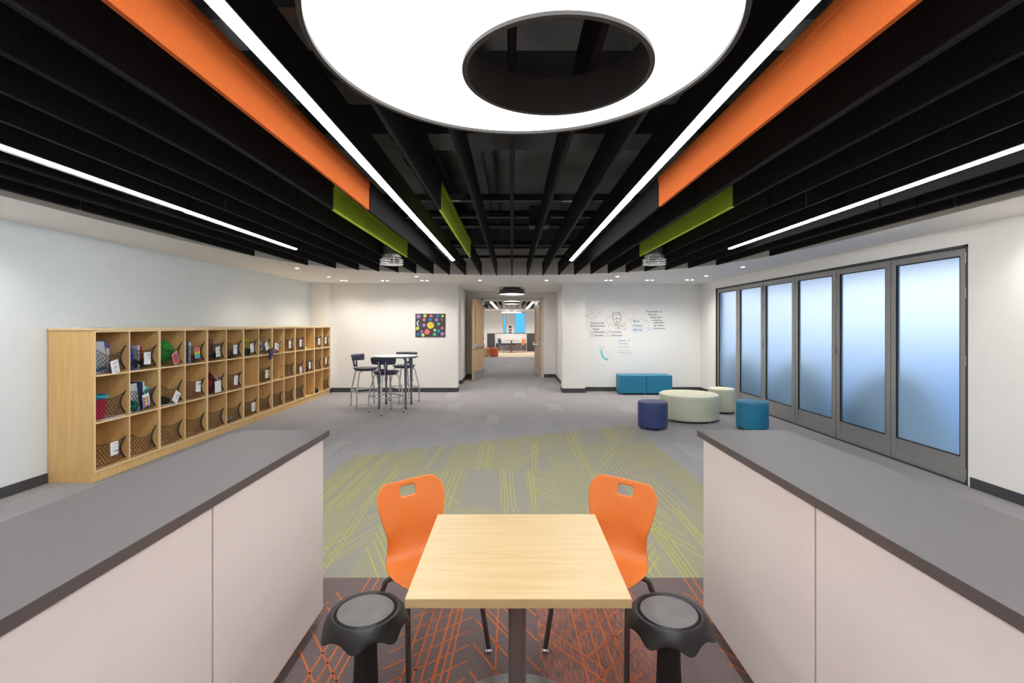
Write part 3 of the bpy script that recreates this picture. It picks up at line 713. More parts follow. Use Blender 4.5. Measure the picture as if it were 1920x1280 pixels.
for (r, c), (dy, dz, ang, kind) in TAGS.items():
    y, z = cpos(r, c); w, h = (.053, .072) if kind != 'big' else (.075, .085)
    m = MB()
    if kind == 'rainbow':
        cols = [(.8, .05, .1), (.9, .3, .03), (.95, .75, .05), (.1, .6, .15), (.05, .3, .75)]
        m.box((-.0012, -w, -h), (0, w, h), M['paper'])
        for i, cc in enumerate(cols): m.box((0, -w+.004, h-.006-(i+1)*h*.37), (.0008, w-.004, h-.006-i*h*.37), colour('rainbow_%d' % i, cc))
        m.tube([(.002, -.02, -.03), (.002, -.02, .03)], .003, 4, M['ink']); m.tube([(.002, .015, -.03), (.002, .015, .03)], .003, 4, M['ink'])
        lk = 'rainbow striped paper tag'
    elif kind == 'multi':
        m.box((-.0012, -w, -h), (0, w, h), M['paper']); rr = random.Random(9)
        cols = [(.8, .05, .1), (.95, .75, .05), (.1, .6, .15), (.05, .2, .75), (.9, .3, .03), (.4, .05, .5)]
        for a in range(4):
            for b_ in range(6): m.box((0, -w+.003+a*.021, -h+.003+b_*.0195), (.0008, -w+.003+a*.021+.0205, -h+.003+b_*.0195+.019), colour('patch_%d' % ((a*5+b_*3) % 6), cols[(a*5+b_*3) % 6]))
        lk = 'multicoloured patchwork paper tag'
    elif kind == 'red':
        m.box((-.0012, -w, -h), (0, w, h), M['paper']); m.box((0, -w+.006, -h+.006), (.0008, w-.006, h-.006), colour('tag_red', (.6, .04, .06))); m.box((.0008, -.02, -.02), (.0016, .02, .03), colour('tag_teal', (.04, .2, .2)))
        lk = 'red and teal paper tag'
    else:
        m.box((-.0012, -w, -h), (0, w, h), M['paper']); ik = M['ink'] if c % 3 else colour('blue_ink', (.05, .1, .4))
        if kind != 'big': scrib(m, r*20+c, w, h, ik, 5 if r+c < 5 else 4)
        lk = 'white paper tag with pen doodles' if kind != 'big' else 'large blank white paper tag'
    o = m.build('paper_tag', M['paper']); o.location = (CXF+.010, y+dy, z+dz+.01); o.rotation_euler = (math.radians(ang), 0, 0)
    tag(o, '%s on the net, %s' % (lk, where(r, c)), 'paper tag', 'paper tags on the cubby nets')
# ---- things kept in the cubbies
def folder(r, c, dy, th, dep, h, m, lab, tilt=0, name='folder', cat='folder', x=None, lean=0):
    y, z = cpos(r, c); o = MB().box((-dep/2, -th/2, 0), (dep/2, th/2, h)).build(name, m, bevel=.001, seg=1)
    o.location = (x if x else CXF-.06-dep/2, y+dy, z+.004); o.rotation_euler = (math.radians(tilt), math.radians(lean), 0)
    tag(o, lab+', '+where(r, c), cat)
PG = colour('lined_grey_paper', (.42, .42, .45)); BL = colour('blue_card', (.02, .06, .5)); PU = colour('purple_card', (.2, .08, .3)); CRM = colour('cream_card', (.7, .6, .4)); NV = colour('navy_card', (.02, .03, .12)); GY = colour('pale_card', (.5, .52, .55)); BR = colour('brown_card', (.12, .06, .04)); RD = colour('red_card', (.6, .07, .04)); OL = colour('olive_yellow_card', (.42, .33, .02))
def sheet(r, c, y0, y1, h, x, m, lab, tilt=0, name='folder', cat='folder'):
    y, z = cpos(r, c); o = MB().box((-.004, y0, 0), (.004, y1, h)).build(name, m); o.location = (CXF+x, y, z+.004); o.rotation_euler = (0, math.radians(-8), 0)
    tag(o, lab+', '+where(r, c), cat)
sheet(0, 1, -.20, .02, .345, -.07, PG, 'grey lined paper sheaf standing')
sheet(0, 1, -.02, .10, .35, -.115, BL, 'blue folder standing'); folder(0, 1, .045, .012, .03, .30, PU, 'purple folder spine', x=CXF-.08); folder(0, 1, .028, .008, .03, .27, CRM, 'cream folder spine', x=CXF-.08)
sheet(0, 2, -.20, -.11, .30, -.10, PG, 'grey papers standing'); sheet(0, 2, -.12, -.06, .31, -.08, BL, 'blue folder standing'); folder(0, 2, -.02, .03, .2, .28, GY, 'pale folder standing')
folder(0, 2, .03, .01, .2, .27, RD, 'thin red folder standing')
folder(0, 4, -.15, .05, .2, .29, GY, 'pale grey book standing', name='book', cat='book'); folder(0, 4, -.10, .03, .2, .30, NV, 'navy book standing', name='book', cat='book'); folder(0, 4, -.05, .045, .2, .28, GY, 'pale folder beside a navy book')
folder(0, 5, -.16, .03, .2, .27, M['paper'], 'white folder standing'); folder(0, 5, -.11, .05, .2, .29, BR, 'brown book standing', name='book', cat='book'); folder(0, 5, -.055, .025, .2, .30, RD, 'red book standing', name='book', cat='book'); folder(0, 5, -.02, .02, .2, .31, NV, 'navy book standing', name='book', cat='book')
sheet(0, 7, -.20, .12, .30, -.07, OL, 'olive yellow folder standing')
sheet(1, 2, -.20, .00, .40, -.14, PG, 'grey paper sheaf standing at the back'); sheet(1, 2, -.20, .01, .33, -.07, GY, 'pale paper sheaf standing in front'); folder(1, 2, .03, .02, .2, .34, NV, 'navy folder standing'); folder(1, 2, .055, .012, .2, .34, M['paper'], 'white folder standing')
folder(2, 11, -.15, .06, .15, .33, M['black'], 'black patterned box standing', name='box', cat='box')
folder(0, 14, -.07, .05, .05, .29, M['paper'], 'white bottle-like carton standing', name='carton', cat='carton')
folder(0, 11, -.17, .03, .04, .36, colour('mauve', (.3, .25, .32)), 'mauve bottle standing at the left', name='bottle', cat='bottle')
for (r, c, dx, dy, s, a) in ((1, 1, -.10, .05, .16, .1), (1, 3, -.06, .0, .13, -.2)):
    y, z = cpos(r, c); o = MB().box((-.07, -s, 0), (.07, s, .003)).build('paper_sheet', M['paper']); o.location = (CXF-.08, y+dy, z+.002); o.rotation_euler = (0, 0, a)
    tag(o, 'white paper lying flat under the net, '+where(r, c), 'paper')
# bucket
y, z = cpos(1, 1); t = thing('bucket', 'crimson bucket with a turquoise rim, middle row, first cubby', 'bucket', (CXF-.17, y-.055, z+.002))
MB().lathe([(.095, 0), (.12, .235), (.114, .235), (.09, .006)], 32).build('pail', colour('crimson_plastic', (.55, .01, .06), .35), t, smooth=40)
MB().lathe([(.123, .22), (.132, .225), (.132, .262), (.110, .262), (.110, .232)], 32).build('rim', colour('turquoise_plastic', (.04, .3, .42), .35), t, smooth=40)
# soft lumpy things
def lump(name, r, c, x, dy, dz, sx, sy, sz, m, lab, cat, seed, rot=0):
    y, z = cpos(r, c); rr = random.Random(seed); bm = bmesh.new(); bmesh.ops.create_icosphere(bm, subdivisions=3, radius=1)
    ph = [rr.uniform(0, 6) for _ in range(6)]
    for v in bm.verts:
        k = 1+.10*math.sin(3*v.co.x+ph[0])*math.sin(4*v.co.y+ph[1])+.07*math.sin(6*v.co.z+ph[2])*math.sin(5*v.co.y+ph[3]); v.co *= k
        v.co.x *= sx; v.co.y *= sy; v.co.z = max(-sz*.82, v.co.z*sz)
    me = bpy.data.meshes.new(name); bm.to_mesh(me); bm.free(); me.materials.append(m)
    me.polygons.foreach_set('use_smooth', [True]*len(me.polygons)); o = bpy.data.objects.new(name, me); C.collection.objects.link(o)
    o.location = (CXF+x, y+dy, z+dz); o.rotation_euler = (rot, 0, 0); tag(o, lab+', '+where(r, c), cat)
def pattern(nm, c1, c2, sc): M[nm] = two_tone(nm, c1, c2, (sc, sc, sc), .46, .54, .8); return M[nm]
lump('lunch_bag', 0, 3, -.13, .01, .18, .09, .13, .15, pattern('green_print', (.01, .12, .02), (.05, .35, .07), 60), 'green printed cloth bag tilted', 'bag', 1, .45)
lump('pouch', 1, 2, -.10, .10, .14, .06, .075, .16, pattern('teal_print', (.01, .12, .12), (.35, .7, .65), 45), 'teal patterned pouch', 'bag', 2)
lump('pouch', 1, 2, -.11, -.10, .07, .07, .10, .08, pattern('dark_teal_print', (.0, .03, .03), (.02, .3, .25), 45), 'dark green patterned pouch lying low', 'bag', 3)
lump('backpack', 1, 5, -.16, -.02, .15, .12, .15, .16, pattern('red_black', (.03, .01, .012), (.35, .02, .03), 12), 'dark red and black bag', 'bag', 4)
lump('pouch', 1, 5, -.07, .13, .12, .03, .05, .12, pattern('bw_print', (.01, .01, .01), (.8, .8, .8), 40), 'black and white printed pouch', 'bag', 5)
lump('jacket', 0, 5, -.16, -.02, .07, .12, .17, .08, M['black'], 'black folded jacket', 'clothes', 6)
lump('cap', 0, 8, -.18, -.10, .36, .11, .10, .10, NV, 'dark navy cap hanging high', 'cap', 7)
lump('clothes_bundle', 0, 8, -.15, -.05, .13, .12, .15, .14, pattern('blue_white_print', (.02, .03, .08), (.6, .6, .62), 35), 'blue and white printed clothes', 'clothes', 8)
lump('sock', 0, 8, .03, .13, .0, .025, .05, .12, NV, 'navy sock hanging out over the shelf edge', 'clothes', 9, -.5)
lump('clothes_bundle', 0, 7, -.15, -.02, .07, .12, .17, .08, M['black'], 'dark clothes', 'clothes', 10)
lump('clothes_bundle', 0, 2, -.17, .0, .07, .12, .19, .08, M['black'], 'black clothes', 'clothes', 11)
lump('clothes_bundle', 0, 6, -.16, .0, .06, .12, .16, .07, BR, 'brown clothes', 'clothes', 12)
lump('clothes_bundle', 0, 4, -.16, .03, .05, .12, .15, .06, BR, 'dark red clothes', 'clothes', 13)
lump('clothes_bundle', 0, 9, -.10, -.01, .04, .10, .17, .05, colour('rust_cloth', (.3, .09, .05)), 'rust coloured cloth', 'clothes', 14)
lump('clothes_bundle', 1, 12, -.14, -.03, .06, .10, .13, .07, colour('plum_cloth', (.10, .02, .06)), 'plum clothes', 'clothes', 15)
lump('clothes_bundle', 2, 6, -.13, -.06, .05, .10, .12, .05, M['bw_print'], 'black and white printed cloth', 'clothes', 16)
lump('shoe', 2, 13, -.06, -.02, .05, .05, .13, .055, M['black'], 'black shoe', 'shoe', 17, -.35)
lump('cup', 0, 12, -.03, -.16, .03, .022, .03, .03, M['paper'], 'tiny white cup', 'cup', 18)
lump('clothes_bundle', 0, 1, -.15, -.06, .05, .09, .14, .05, colour('blue_cloth', (.03, .12, .25)), 'blue cloth', 'clothes', 19)
lump('clothes_bundle', 1, 3, -.16, -.05, .05, .10, .15, .06, M['black'], 'dark maroon clothes', 'clothes', 20)
y, z = cpos(0, 9)
tag(MB().tube([(CXF+.01, y+.0, z+.05), (CXF+.016, y+.03, z-.02), (CXF+.014, y+.05, z-.08), (CXF+.012, y+.045, z-.17)], .006, 6).build('ribbon', colour('lilac_ribbon', (.45, .42, .6))), 'lilac ribbon dangling from the top row, ninth cubby', 'ribbon')

# ================================================================ COUNTERS
def counter(s, xi, xo, side):
    for k, (a, b_) in enumerate(((1.700, 2.690), (.700, 1.694), (-.30, .694))):
        xc = s*(xi+xo)/2; t = thing('storage_cabinet', ('off-white storage cabinet, %s counter, '+('far unit beside the orange chair' if k == 0 else 'near unit beside the camera' if k == 1 else 'unit behind the camera')) % side, 'cabinet', (xc, (a+b_)/2, 0), 0, 'low cabinets under the grey counters')
        w = (xo-xi)/2; L = (b_-a)/2; p = -s*w
        x0, x1 = sorted((-w+.014 if 1 else 0, w-.014))
        MB().box((-w+.03, -L+.001, .075), (w-.03, L-.02, 1.014)).build('carcass', M['panel'], t)
        q0, q1 = sorted((-s*(w-.012), -s*(w-.03))); MB().box((q0, -L+.0015, .075), (q1, L-.0015, 1.014)).build('back_panel', M['panel'], t, bevel=.0015)
        q0, q1 = sorted((s*(w-.012), s*(w-.03)))
        for (ya, yb) in ((-L+.002, -.002), (.002, L-.002)):
            dd = MB().box((q0, ya, .078), (q1, yb, 1.010)).build('cabinet_door', M['panel'], t, bevel=.0015)
            hx_ = s*(w+.012); MB().tube([(s*(w-.012), (ya+yb)/2-.05, .93), (hx_, (ya+yb)/2-.05, .93), (hx_, (ya+yb)/2+.05, .93), (s*(w-.012), (ya+yb)/2+.05, .93)], .004, 8).build('handle', M['alu_l'], dd)
        if k == 0: MB().box((-w+.0125, L-.019, .075), (w-.0125, L-.0005, 1.014)).build('end_panel', M['panel'], t, bevel=.0015)
        MB().box((-w+.07, -L, 0), (w-.07, L-(.05 if k == 0 else 0), .074)).build('toe_kick', M['base'], t)
    a, b_ = sorted((s*xi, s*xo))
    t = thing('counter_worktop', 'dark grey laminate worktop on the %s counter' % side, 'worktop', ((a+b_)/2, 1.2, 1.016), 0, 'grey worktops of the two counters'); w = (b_-a)/2
    MB().box((-w+.001, -1.6, .003), (w-.001, 1.549, .034)).build('slab', M['top_grey'], t)
    MB().box((-w, -1.6, 0), (w, 1.55, .0325)).build('edge_band', M['top_edge'], t)
counter(-1, 1.038, 1.552, 'left'); counter(1, 1.052, 1.566, 'right')

# ================================================================ TABLE
t = thing('square_table', 'square maple cafe table on a single pewter pedestal between the counters', 'table', (.021, 1.962, 0))
MB().box((-.377, -.359, .708), (.377, .359, .740)).build('tabletop', M['maple'], t, bevel=.002)
MB().cyl((0, 0, .02), .036, .675, 32).build('pedestal', M['ped'], t, smooth=40)
MB().lathe([(.32, 0), (.32, .006), (.30, .014), (.06, .022), (.04, .03), (.04, 0)], 64).build('base_plate', M['ped'], t, smooth=30)
MB().box((-.25, -.03, .693), (.25, .03, .7075)).box((-.03, -.25, .693), (.03, .25, .7075)).build('top_bracket', M['black'], t)

# ---- orange chair: faces -Y locally
def chair(loc, rz, label, shell=M['orange_p'], legs=M['leg_brown'], grp=None):
    t = thing('shell_chair', label, 'chair', loc, rz, grp)
    prof = [(-.235, .415), (-.215, .440), (-.16, .452), (-.08, .448), (.0, .440), (.08, .435), (.135, .442), (.172, .470), (.195, .515), (.208, .565), (.218, .62), (.232, .68), (.248, .735), (.264, .783), (.274, .813)]
    wid = [.150, .192, .215, .222, .218, .205, .186, .166, .156, .160, .176, .192, .199, .195, .184]
    pc = catmull([(a, b_, w) for (a, b_), w in zip(prof, wid)], 3); nv = len(pc); nu = 18
    m = MB(); v = []; fs = []
    for j, p in enumerate(pc):
        tt = j/(nv-1); back = max(0, min(1, (p.y-.47)/.12))
        for i in range(nu+1):
            u = -1+2*i/nu; x = u*p.z
            curve = .045*back*(u*u)      # sides wrap forward
            dish = .012*(1-back)*(u*u)
            y = p.x-curve; z = p.y+dish
            q = max(0, min(1, (tt-.80)/.20))
            z += q*q*(.012*u*u-.045*max(0, (abs(u)-.72)/.28)**2.4)
            if tt < .06: y += .03*(u*u)
            v.append((x, y, z))
    for j in range(nv-1):
        for i in range(nu):
            zc = (pc[j].y+pc[j+1].y)/2; u = -1+2*(i+.5)/nu
            if .737 < zc < .777 and abs(u) < .24: continue
            fs.append((j*(nu+1)+i, j*(nu+1)+i+1, (j+1)*(nu+1)+i+1, (j+1)*(nu+1)+i))
    m.add(v, fs); m.build('seat_shell', shell, t, smooth=60, solid=.010, sub=1)
    for sx in (-1, 1):
        for sy, fy in ((-1, -.165), (1, .345)):
            if sy < 0: pp = [(.06, -.06, .415), (.13, -.08, .417), (.175, -.09, .412), (.197, -.10, .385), (.201, -.112, .33), (.225, fy, .022)]
            else: pp = [(.06, .04, .418), (.15, .05, .422), (.195, .06, .428), (.218, .075, .41), (.224, .105, .35), (.232, fy, .022)]
            pts = catmull([(sx*a, b_, c_) for a, b_, c_ in pp], 5)
            lg = MB().tube(pts, .0125, 12).build('leg', legs, t, smooth=50)
            MB().lathe([(.010, .0), (.017, .004), (.018, .012), (.010, .02), (.008, .034)], 16, (sx*(.225 if sy < 0 else .232), fy, 0)).build('glide', M['chrome'], lg, smooth=50)
    MB().box((-.13, -.12, .418), (.13, .12, .432)).build('seat_plate', M['black'], t)
    return t
chair((-.395, 2.41, 0), math.radians(41), 'orange shell chair at the left far corner of the maple table', grp='orange chairs at the maple table')
chair((.445, 2.41, 0), math.radians(-41), 'orange shell chair at the right far corner of the maple table', grp='orange chairs at the maple table')

# ---- wobble stools
def wobble(loc, rz, label):
    t = thing('wobble_stool', label, 'stool', loc, rz, 'black wobble stools at the maple table')
    st = MB(); n = 96; prof = [(.112, .470), (.118, .468), (.121, .463), (.125, .470), (.134, .474), (.143, .470), (.152, .458)]
    rings = []
    for r, z in prof: rings.append([(r*math.cos(2*PI*i/n), r*math.sin(2*PI*i/n), z) for i in range(n)])
    for q in (.25, .5, .75, 1.0):
        rg = []
        for i in range(n):
            a = 2*PI*i/n; tip = (1-abs(math.sin(3.5*a)))**1.0; tip = .5+.5*math.cos(7*a); tip = tip**1.5
            r = .152+.014*math.sin(q*PI/2)+.014*q*q*tip; z = .458-.020*q-.012*q*q-.025*q*tip
            rg.append((r*math.cos(a), r*math.sin(a), z))
        rings.append(rg)
    for k, (dr, dz) in enumerate(((-.010, .004), (-.05, .03), (-.10, .03))):
        rings.append([((max(.04, math.hypot(p[0], p[1])+dr))*math.cos(2*PI*i/n), (max(.04, math.hypot(p[0], p[1])+dr))*math.sin(2*PI*i/n), (p[2]+dz if k == 0 else .425)) for i, p in enumerate(rings[10])])
    v = [p for rg in rings for p in rg]; fs = []
    for j in range(len(rings)-1):
        for i in range(n): fs.append((j*n+i, j*n+(i+1) % n, (j+1)*n+(i+1) % n, (j+1)*n+i))
    fs.append(tuple(range((len(rings)-1)*n, len(rings)*n)))
    st.add(v, fs).build('seat', M['rub_black'], t, smooth=70)
    MB().cyl((0, 0, .450), .1125, .0215, 64).build('seat_pad', M['pad'], t, smooth=30)
    MB().lathe([(.052, .08), (.050, .18), (.046, .28), (.046, .42)], 32).build('column', M['black'], t, smooth=40)
    MB().lathe([(.12, .0), (.165, .012), (.165, .03), (.10, .06), (.055, .085)], 48).build('rocking_base', M['rub_black'], t, smooth=40)
wobble((-.605, 2.0, 0), .25, 'black wobble stool with grey pad at the left side of the maple table')
wobble((.645, 1.99, 0), -.5, 'black wobble stool with grey pad at the right side of the maple table')

# ================================================================ HIGH TABLE + BAR STOOLS
t = thing('high_table', 'tall round white-topped table on blue-grey legs by the rear left wall', 'table', (-2.345, 9.75, 0))
MB().cyl((0, 0, .998), .45, .022, 64).build('tabletop', M['white_lam'], t, smooth=40)
MB().lathe([(.4505, .992), (.4505, 1.019), (.44, 1.019), (.44, .992), (.4505, .992)], 64, cap=False).build('edge_band', M['frame_b'], t, smooth=40)
for sx in (-1, 1):
    for sy in (-1, 1):
        lg = MB(); x, y = sx*.26, sy*.265
        lg.cyl((x, y, .50), .028, .47, 16); lg.tube([(x, y, .93), (x*.93, y*.93, .965), (x*.78, y*.78, .985)], .02, 10)
        L = lg.build('leg', M['frame_b'], t, smooth=40)
        MB().cyl((x, y, .02), .021, .49, 16).build('lower_tube', M['ped'], L, smooth=40); MB().cyl((x, y, 0), .024, .025, 16).build('foot', M['black'], L, smooth=40)
        MB().cyl((x+.02*sx, y, .48), .012, .05, 8).build('adjuster', M['black'], L)
def barstool(loc, rz, label):
    """faces +X locally"""
    t = thing('bar_stool', label, 'stool', loc, rz, 'navy bar stools round the high table')
    s_ = MB(); n = 40; prof = [(.0, -.004), (.10, -.006), (.18, .004), (.225, .018), (.235, .020), (.225, .006), (.19, -.035), (.10, -.045), (.0, -.045)]
    v = []; fs = []
    for r, z in prof:
        for i in range(n):
            a = 2*PI*i/n; sq = 1/(abs(math.cos(a))**3.2+abs(math.sin(a))**3.2)**(1/3.2); v.append((r*sq*math.cos(a)*.92, r*sq*math.sin(a), .755+z))
    for j in range(len(prof)-1):
        for i in range(n): fs.append((j*n+i, j*n+(i+1) % n, (j+1)*n+(i+1) % n, (j+1)*n+i))
    s_.add(v, fs).build('seat', M['navy_p'], t, smooth=50)
    bk = MB(); v = []; fs = []; nu = 20; rows = [(.915, .80), (.925, .93), (.98, .98), (1.025, 1.0), (1.040, .99)]
    for z, ws in rows:
        for i in range(nu+1):
            u = -1+2*i/nu; y = u*.235*ws; x = -.245+.085*u*u-(.02 if z > 1.03 else 0)-(z-.9)*.12; v.append((x, y, z))
    for j in range(len(rows)-1):
        for i in range(nu): fs.append((j*(nu+1)+i, j*(nu+1)+i+1, (j+1)*(nu+1)+i+1, (j+1)*(nu+1)+i))
    bk.add(v, fs)
    # tongue with a window
    def tp_(y, z): return (-.245-(z-.9)*.12+.004, y, z)
    for (y0, y1, z0, z1) in ((-.062, -.028, .835, .93), (.028, .062, .835, .93), (-.062, .062, .79, .835)):
        bk.add([tp_(y0, z0), tp_(y1, z0), tp_(y1, z1), tp_(y0, z1)], [(0, 1, 2, 3)])
    bk.build('backrest', M['navy_p'], t, smooth=60, solid=.012)
    for s in (-1, 1):
        MB().tube(catmull([(-.15, s*.035, .715), (-.20, s*.037, .72), (-.232, s*.042, .75), (-.252, s*.055, .86), (-.268, s*.07, .97)], 4), .009, 10).build('back_support', M['frame_l'], t, smooth=50)
    for a in range(4):
        c_, s__ = math.cos(a*PI/2), math.sin(a*PI/2); r0 = .33
        pts = [(r0*c_, r0*s__, 0), (r0*c_, r0*s__, .30), (.315*c_, .315*s__, .36), (.235*c_, .235*s__, .68), (.20*c_, .20*s__, .713), (.12*c_, .12*s__, .715)]
        lg = MB().tube(pts, .014, 10).build('leg', M['frame_l'], t, smooth=60)
        MB().cyl((r0*c_, r0*s__, 0), .015, .015, 10).build('glide', M['black'], lg, smooth=40)
    pts = []
    for a in range(4):
        for d_ in (-.30, -.15, 0, .15, .30):
            an = a*PI/2+d_; k = .345/(abs(math.cos(an))+abs(math.sin(an)))*(1+.05*math.cos(d_*5)); k = min(k, .318+.0*k); pts.append((k*math.cos(an), k*math.sin(an), .31))
    MB().tube(pts, .0125, 10, closed=True).build('foot_ring', M['frame_l'], t, smooth=60)
    return t
s1 = barstool((-2.36, 9.07, 0), math.radians(88), 'navy bar stool in front of the high table, backrest to the camera')
dup(s1, 'navy bar stool left of the high table, facing right', (-2.97, 9.82, 0), math.radians(-14))
dup(s1, 'navy bar stool behind the high table against the wall', (-2.325, 10.43, 0), math.radians(-95))

# ================================================================ POSTER
PX0, PX1, PZ0, PZ1 = -2.355, -1.625, 1.345, 1.912
t = thing('felt_poster', 'dark wall poster with colourful paper planets, a yellow sun and a moon', 'poster', ((PX0+PX1)/2, 11.795, (PZ0+PZ1)/2))
w, h = (PX1-PX0)/2, (PZ1-PZ0)/2
MB().box((-w, -.010, -h), (w, .004, h)).build('backing', colour('charcoal_paper', (.05, .05, .06)), t, bevel=.002)
pc = {'p': (.40, .20, .55), 'g': (.50, .68, .12), 'r': (.85, .15, .17), 'b': (.0, .25, .60), 'm': (.10, .45, .26), 'y': (.72, .58, .06), 'k': (.8, .2, .32)}
DISC = [(350, 300, 78, 'p'), (597, 278, 66, 'g'), (835, 285, 58, 'r'), (1095, 275, 56, 'b'), (1278, 285, 50, 'g'), (562, 432, 56, 'k'), (805, 425, 55, 'b'), (1045, 437, 66, 'p'),
        (555, 645, 66, 'p'), (815, 648, 135, 'y'), (1122, 600, 55, 'm'), (308, 770, 72, 'g'), (1268, 762, 58, 'r'), (470, 895, 52, 'p'), (682, 905, 104, 'r'), (975, 835, 54, 'g'), (1125, 870, 70, 'b'), (332, 1000, 56, 'b'), (520, 1028, 66, 'g'), (970, 1005, 72, 'm'), (1270, 990, 76, 'p')]
for i, (a, b_, r, k) in enumerate(DISC):
    x = -w+(a-225)/(1385-225)*2*w; z = h-(b_-195)/(1105-195)*2*h; rr_ = r/(1160)*2*w
    ang = [2*PI*q/14 for q in range(14)]; rr = random.Random(i)
    pts = [(rr_*(1+rr.uniform(-.07, .07))*math.cos(q), rr_*(1+rr.uniform(-.07, .07))*math.sin(q)) for q in ang]
    MB().prism(pts, lambda u, v_: (x+u, -.0135, z+v_), lambda u, v_: (x+u, -.010, z+v_)).build('paper_planet' if k != 'y' else 'paper_sun', colour('planet_'+k, pc[k]), t)
mo = [(.05*math.cos(q)*1.0, .062*math.sin(q)) for q in [PI*.45+PI*1.1*i/10 for i in range(11)]]+[(.012+.035*math.cos(q), .05*math.sin(q)) for q in [PI*1.5-PI*i/10 for i in range(11)]]
mx_, mz_ = -w+.083, h-.235
MB().prism(mo, lambda u, v_: (mx_+u, -.0135, mz_+v_), lambda u, v_: (mx_+u, -.010, mz_+v_)).build('paper_moon', M['paper'], t)
MB().box((.275, -.013, .115), (.29, -.010, .175), T=None).build('paper_rocket', colour('tan_paper', (.6, .4, .3)), t)
m = MB(); m.tube([(-.03+.012*i, -.0142, .02+.012*math.sin(i*2.2)) for i in range(9)], .003, 4); m.build('sun_lettering', colour('brown_ink', (.25, .15, .03)), t)

# ================================================================ WRITING WALL
WD = 11.9495
def wp(px, py): return ((px-960)*WD/F, WD, H-(py-608)*WD/F)
INK = {'k': colour('black_marker', (.11, .11, .15)), 'b': colour('blue_marker', (.12, .22, .55)), 'r': colour('red_marker', (.60, .14, .16)), 'n': colour('brown_marker', (.38, .22, .22)), 't': colour('teal_marker', (.15, .62, .60)), 'c': colour('cyan_marker', (.25, .62, .80)), 'g': colour('green_marker', (.35, .62, .35)), 'y': colour('yellow_marker', (.75, .62, .25)), 'p': colour('pink_marker', (.75, .45, .5)), 'l': colour('grey_marker', (.50, .48, .52))}
def stroke(mb, pts, w=.5, cv_=True):
    P = [wp(*p) for p in pts]
    if cv_ and len(P) > 2: P = [tuple(q) for q in catmull(P, 5)]
    w = w*WD/F
    for a, b_ in zip(P, P[1:]):
        d_ = Vector((b_[0]-a[0], 0, b_[2]-a[2]))
        if d_.length < 1e-5: continue
        d_.normalize(); nn = Vector((-d_.z, 0, d_.x))*w/2; e_ = d_*w*.3
        y = WD-.0005-.00001*(len(mb.f) % 60); A = Vector((a[0], y, a[2]))-e_; B = Vector((b_[0], y, b_[2]))+e_
        mb.add([A-nn, B-nn, B+nn, A+nn], [(0, 1, 2, 3)])
def wtext(txt, px, py, wpx, ink, hpx=4.4, name='marker_text'):
    c = bpy.data.curves.new('t', 'FONT'); c.body = txt; c.size = 1; c.offset = .022
    o = bpy.data.objects.new('t', c); C.collection.objects.link(o); bpy.context.view_layer.update()
    me = bpy.data.meshes.new_from_object(o.evaluated_get(bpy.context.evaluated_depsgraph_get())); bpy.data.objects.remove(o)
    xs = [v.co.x for v in me.vertices]; wd = max(xs)-min(xs); x0 = min(xs)
    sx = wpx*WD/F/wd; sz = hpx*WD/F/1.0; X, _, Z = wp(px, py)
    for v in me.vertices: v.co = Vector((X+(v.co.x-x0)*sx, WD-.0006, Z+v.co.y*sz))
    me.materials.clear(); me.materials.append(INK[ink]); q = bpy.data.objects.new(name, me); C.collection.objects.link(q); q.parent = WB; q['label'] = 'hand-lettered words %s' % txt.replace('“', '').replace('”', '').lower()
for a in (('Vote for the', 1107, 606.8, 25.5, 'k'), ('Spring Dance', 1107, 611.9, 28, 'k'), ('Theme', 1111, 618.2, 13, 'k'), ('Fairytale', 1114.5, 623.6, 19.5, 'k'), ('Carnivals', 1144, 623.6, 20, 'k'), ('Royalty', 1114.8, 629.9, 17.5, 'k'), ('Hollywood', 1145.5, 629.9, 20.5, 'k'),
          ('Black', 1187, 603.6, 13, 'b', 5.2), ('History', 1187, 611.8, 18.5, 'b', 5.2), ('Month', 1188, 619.8, 17, 'b', 5.2),
          ('“Laundry is', 1211, 585.2, 30, 'k'), ('the only', 1215.6, 590.9, 16.5, 'k'), ('thing that', 1218.8, 596, 21, 'k'), ('should be', 1222.5, 601.4, 18, 'k'), ('separated', 1226, 605.8, 18, 'k'), ('by color”', 1226, 611.2, 21, 'k'), ('-Anonymous', 1224, 616.6, 23, 'k', 4.0),
          ('Ward the', 1149, 611.6, 22, 'n', 3.6), ('Tiger', 1156, 615.2, 9, 'n', 3.6)):
    wtext(*a[:5], *(a[5:]))
def wdraw(name, lab, ink, strokes, w=.55):
    mb = MB()
    for s in strokes: stroke(mb, s, w)
    o = mb.build(name, INK[ink], WB); o['label'] = lab
def sq(x0, y0, x1, y1): return [[(x0, y0), (x1, y0)], [(x1, y0), (x1, y1)], [(x1, y1), (x0, y1)], [(x0, y1), (x0, y0)]]
wdraw('check_box', 'black tick boxes', 'k', sq(1107.2, 620.3, 1111.8, 624.6)+sq(1107.2, 626.4, 1111.8, 630.6)+sq(1137.2, 619.6, 1141.8, 623.6)+sq(1137.2, 626.6, 1141.8, 630.6), .4)
wdraw('box_outline', 'brown outline', 'n', [[(1182, 597.3), (1210, 597.5)], [(1182, 597.3), (1184, 606)], [(1206, 600.3), (1215, 601.3)], [(1209, 603), (1217.5, 604)]], .4)
wdraw('box_outline', 'yellow outline', 'y', [[(1184, 606.3), (1205, 606), (1216, 606.5)], [(1184, 606), (1184.6, 614)]], .6)
wdraw('box_outline', 'green outline', 'g', [[(1184.6, 614.7), (1218, 614.4)], [(1216, 609), (1220, 613)]], .5)
wdraw('box_outline', 'cyan outline', 'c', [[(1184.6, 615), (1186, 622.3)], [(1186, 622.5), (1212, 622.5)], [(1212, 616), (1220, 616)], [(1213, 619), (1219, 618.6)], [(1212, 622.5), (1220, 616.5)]], .6)
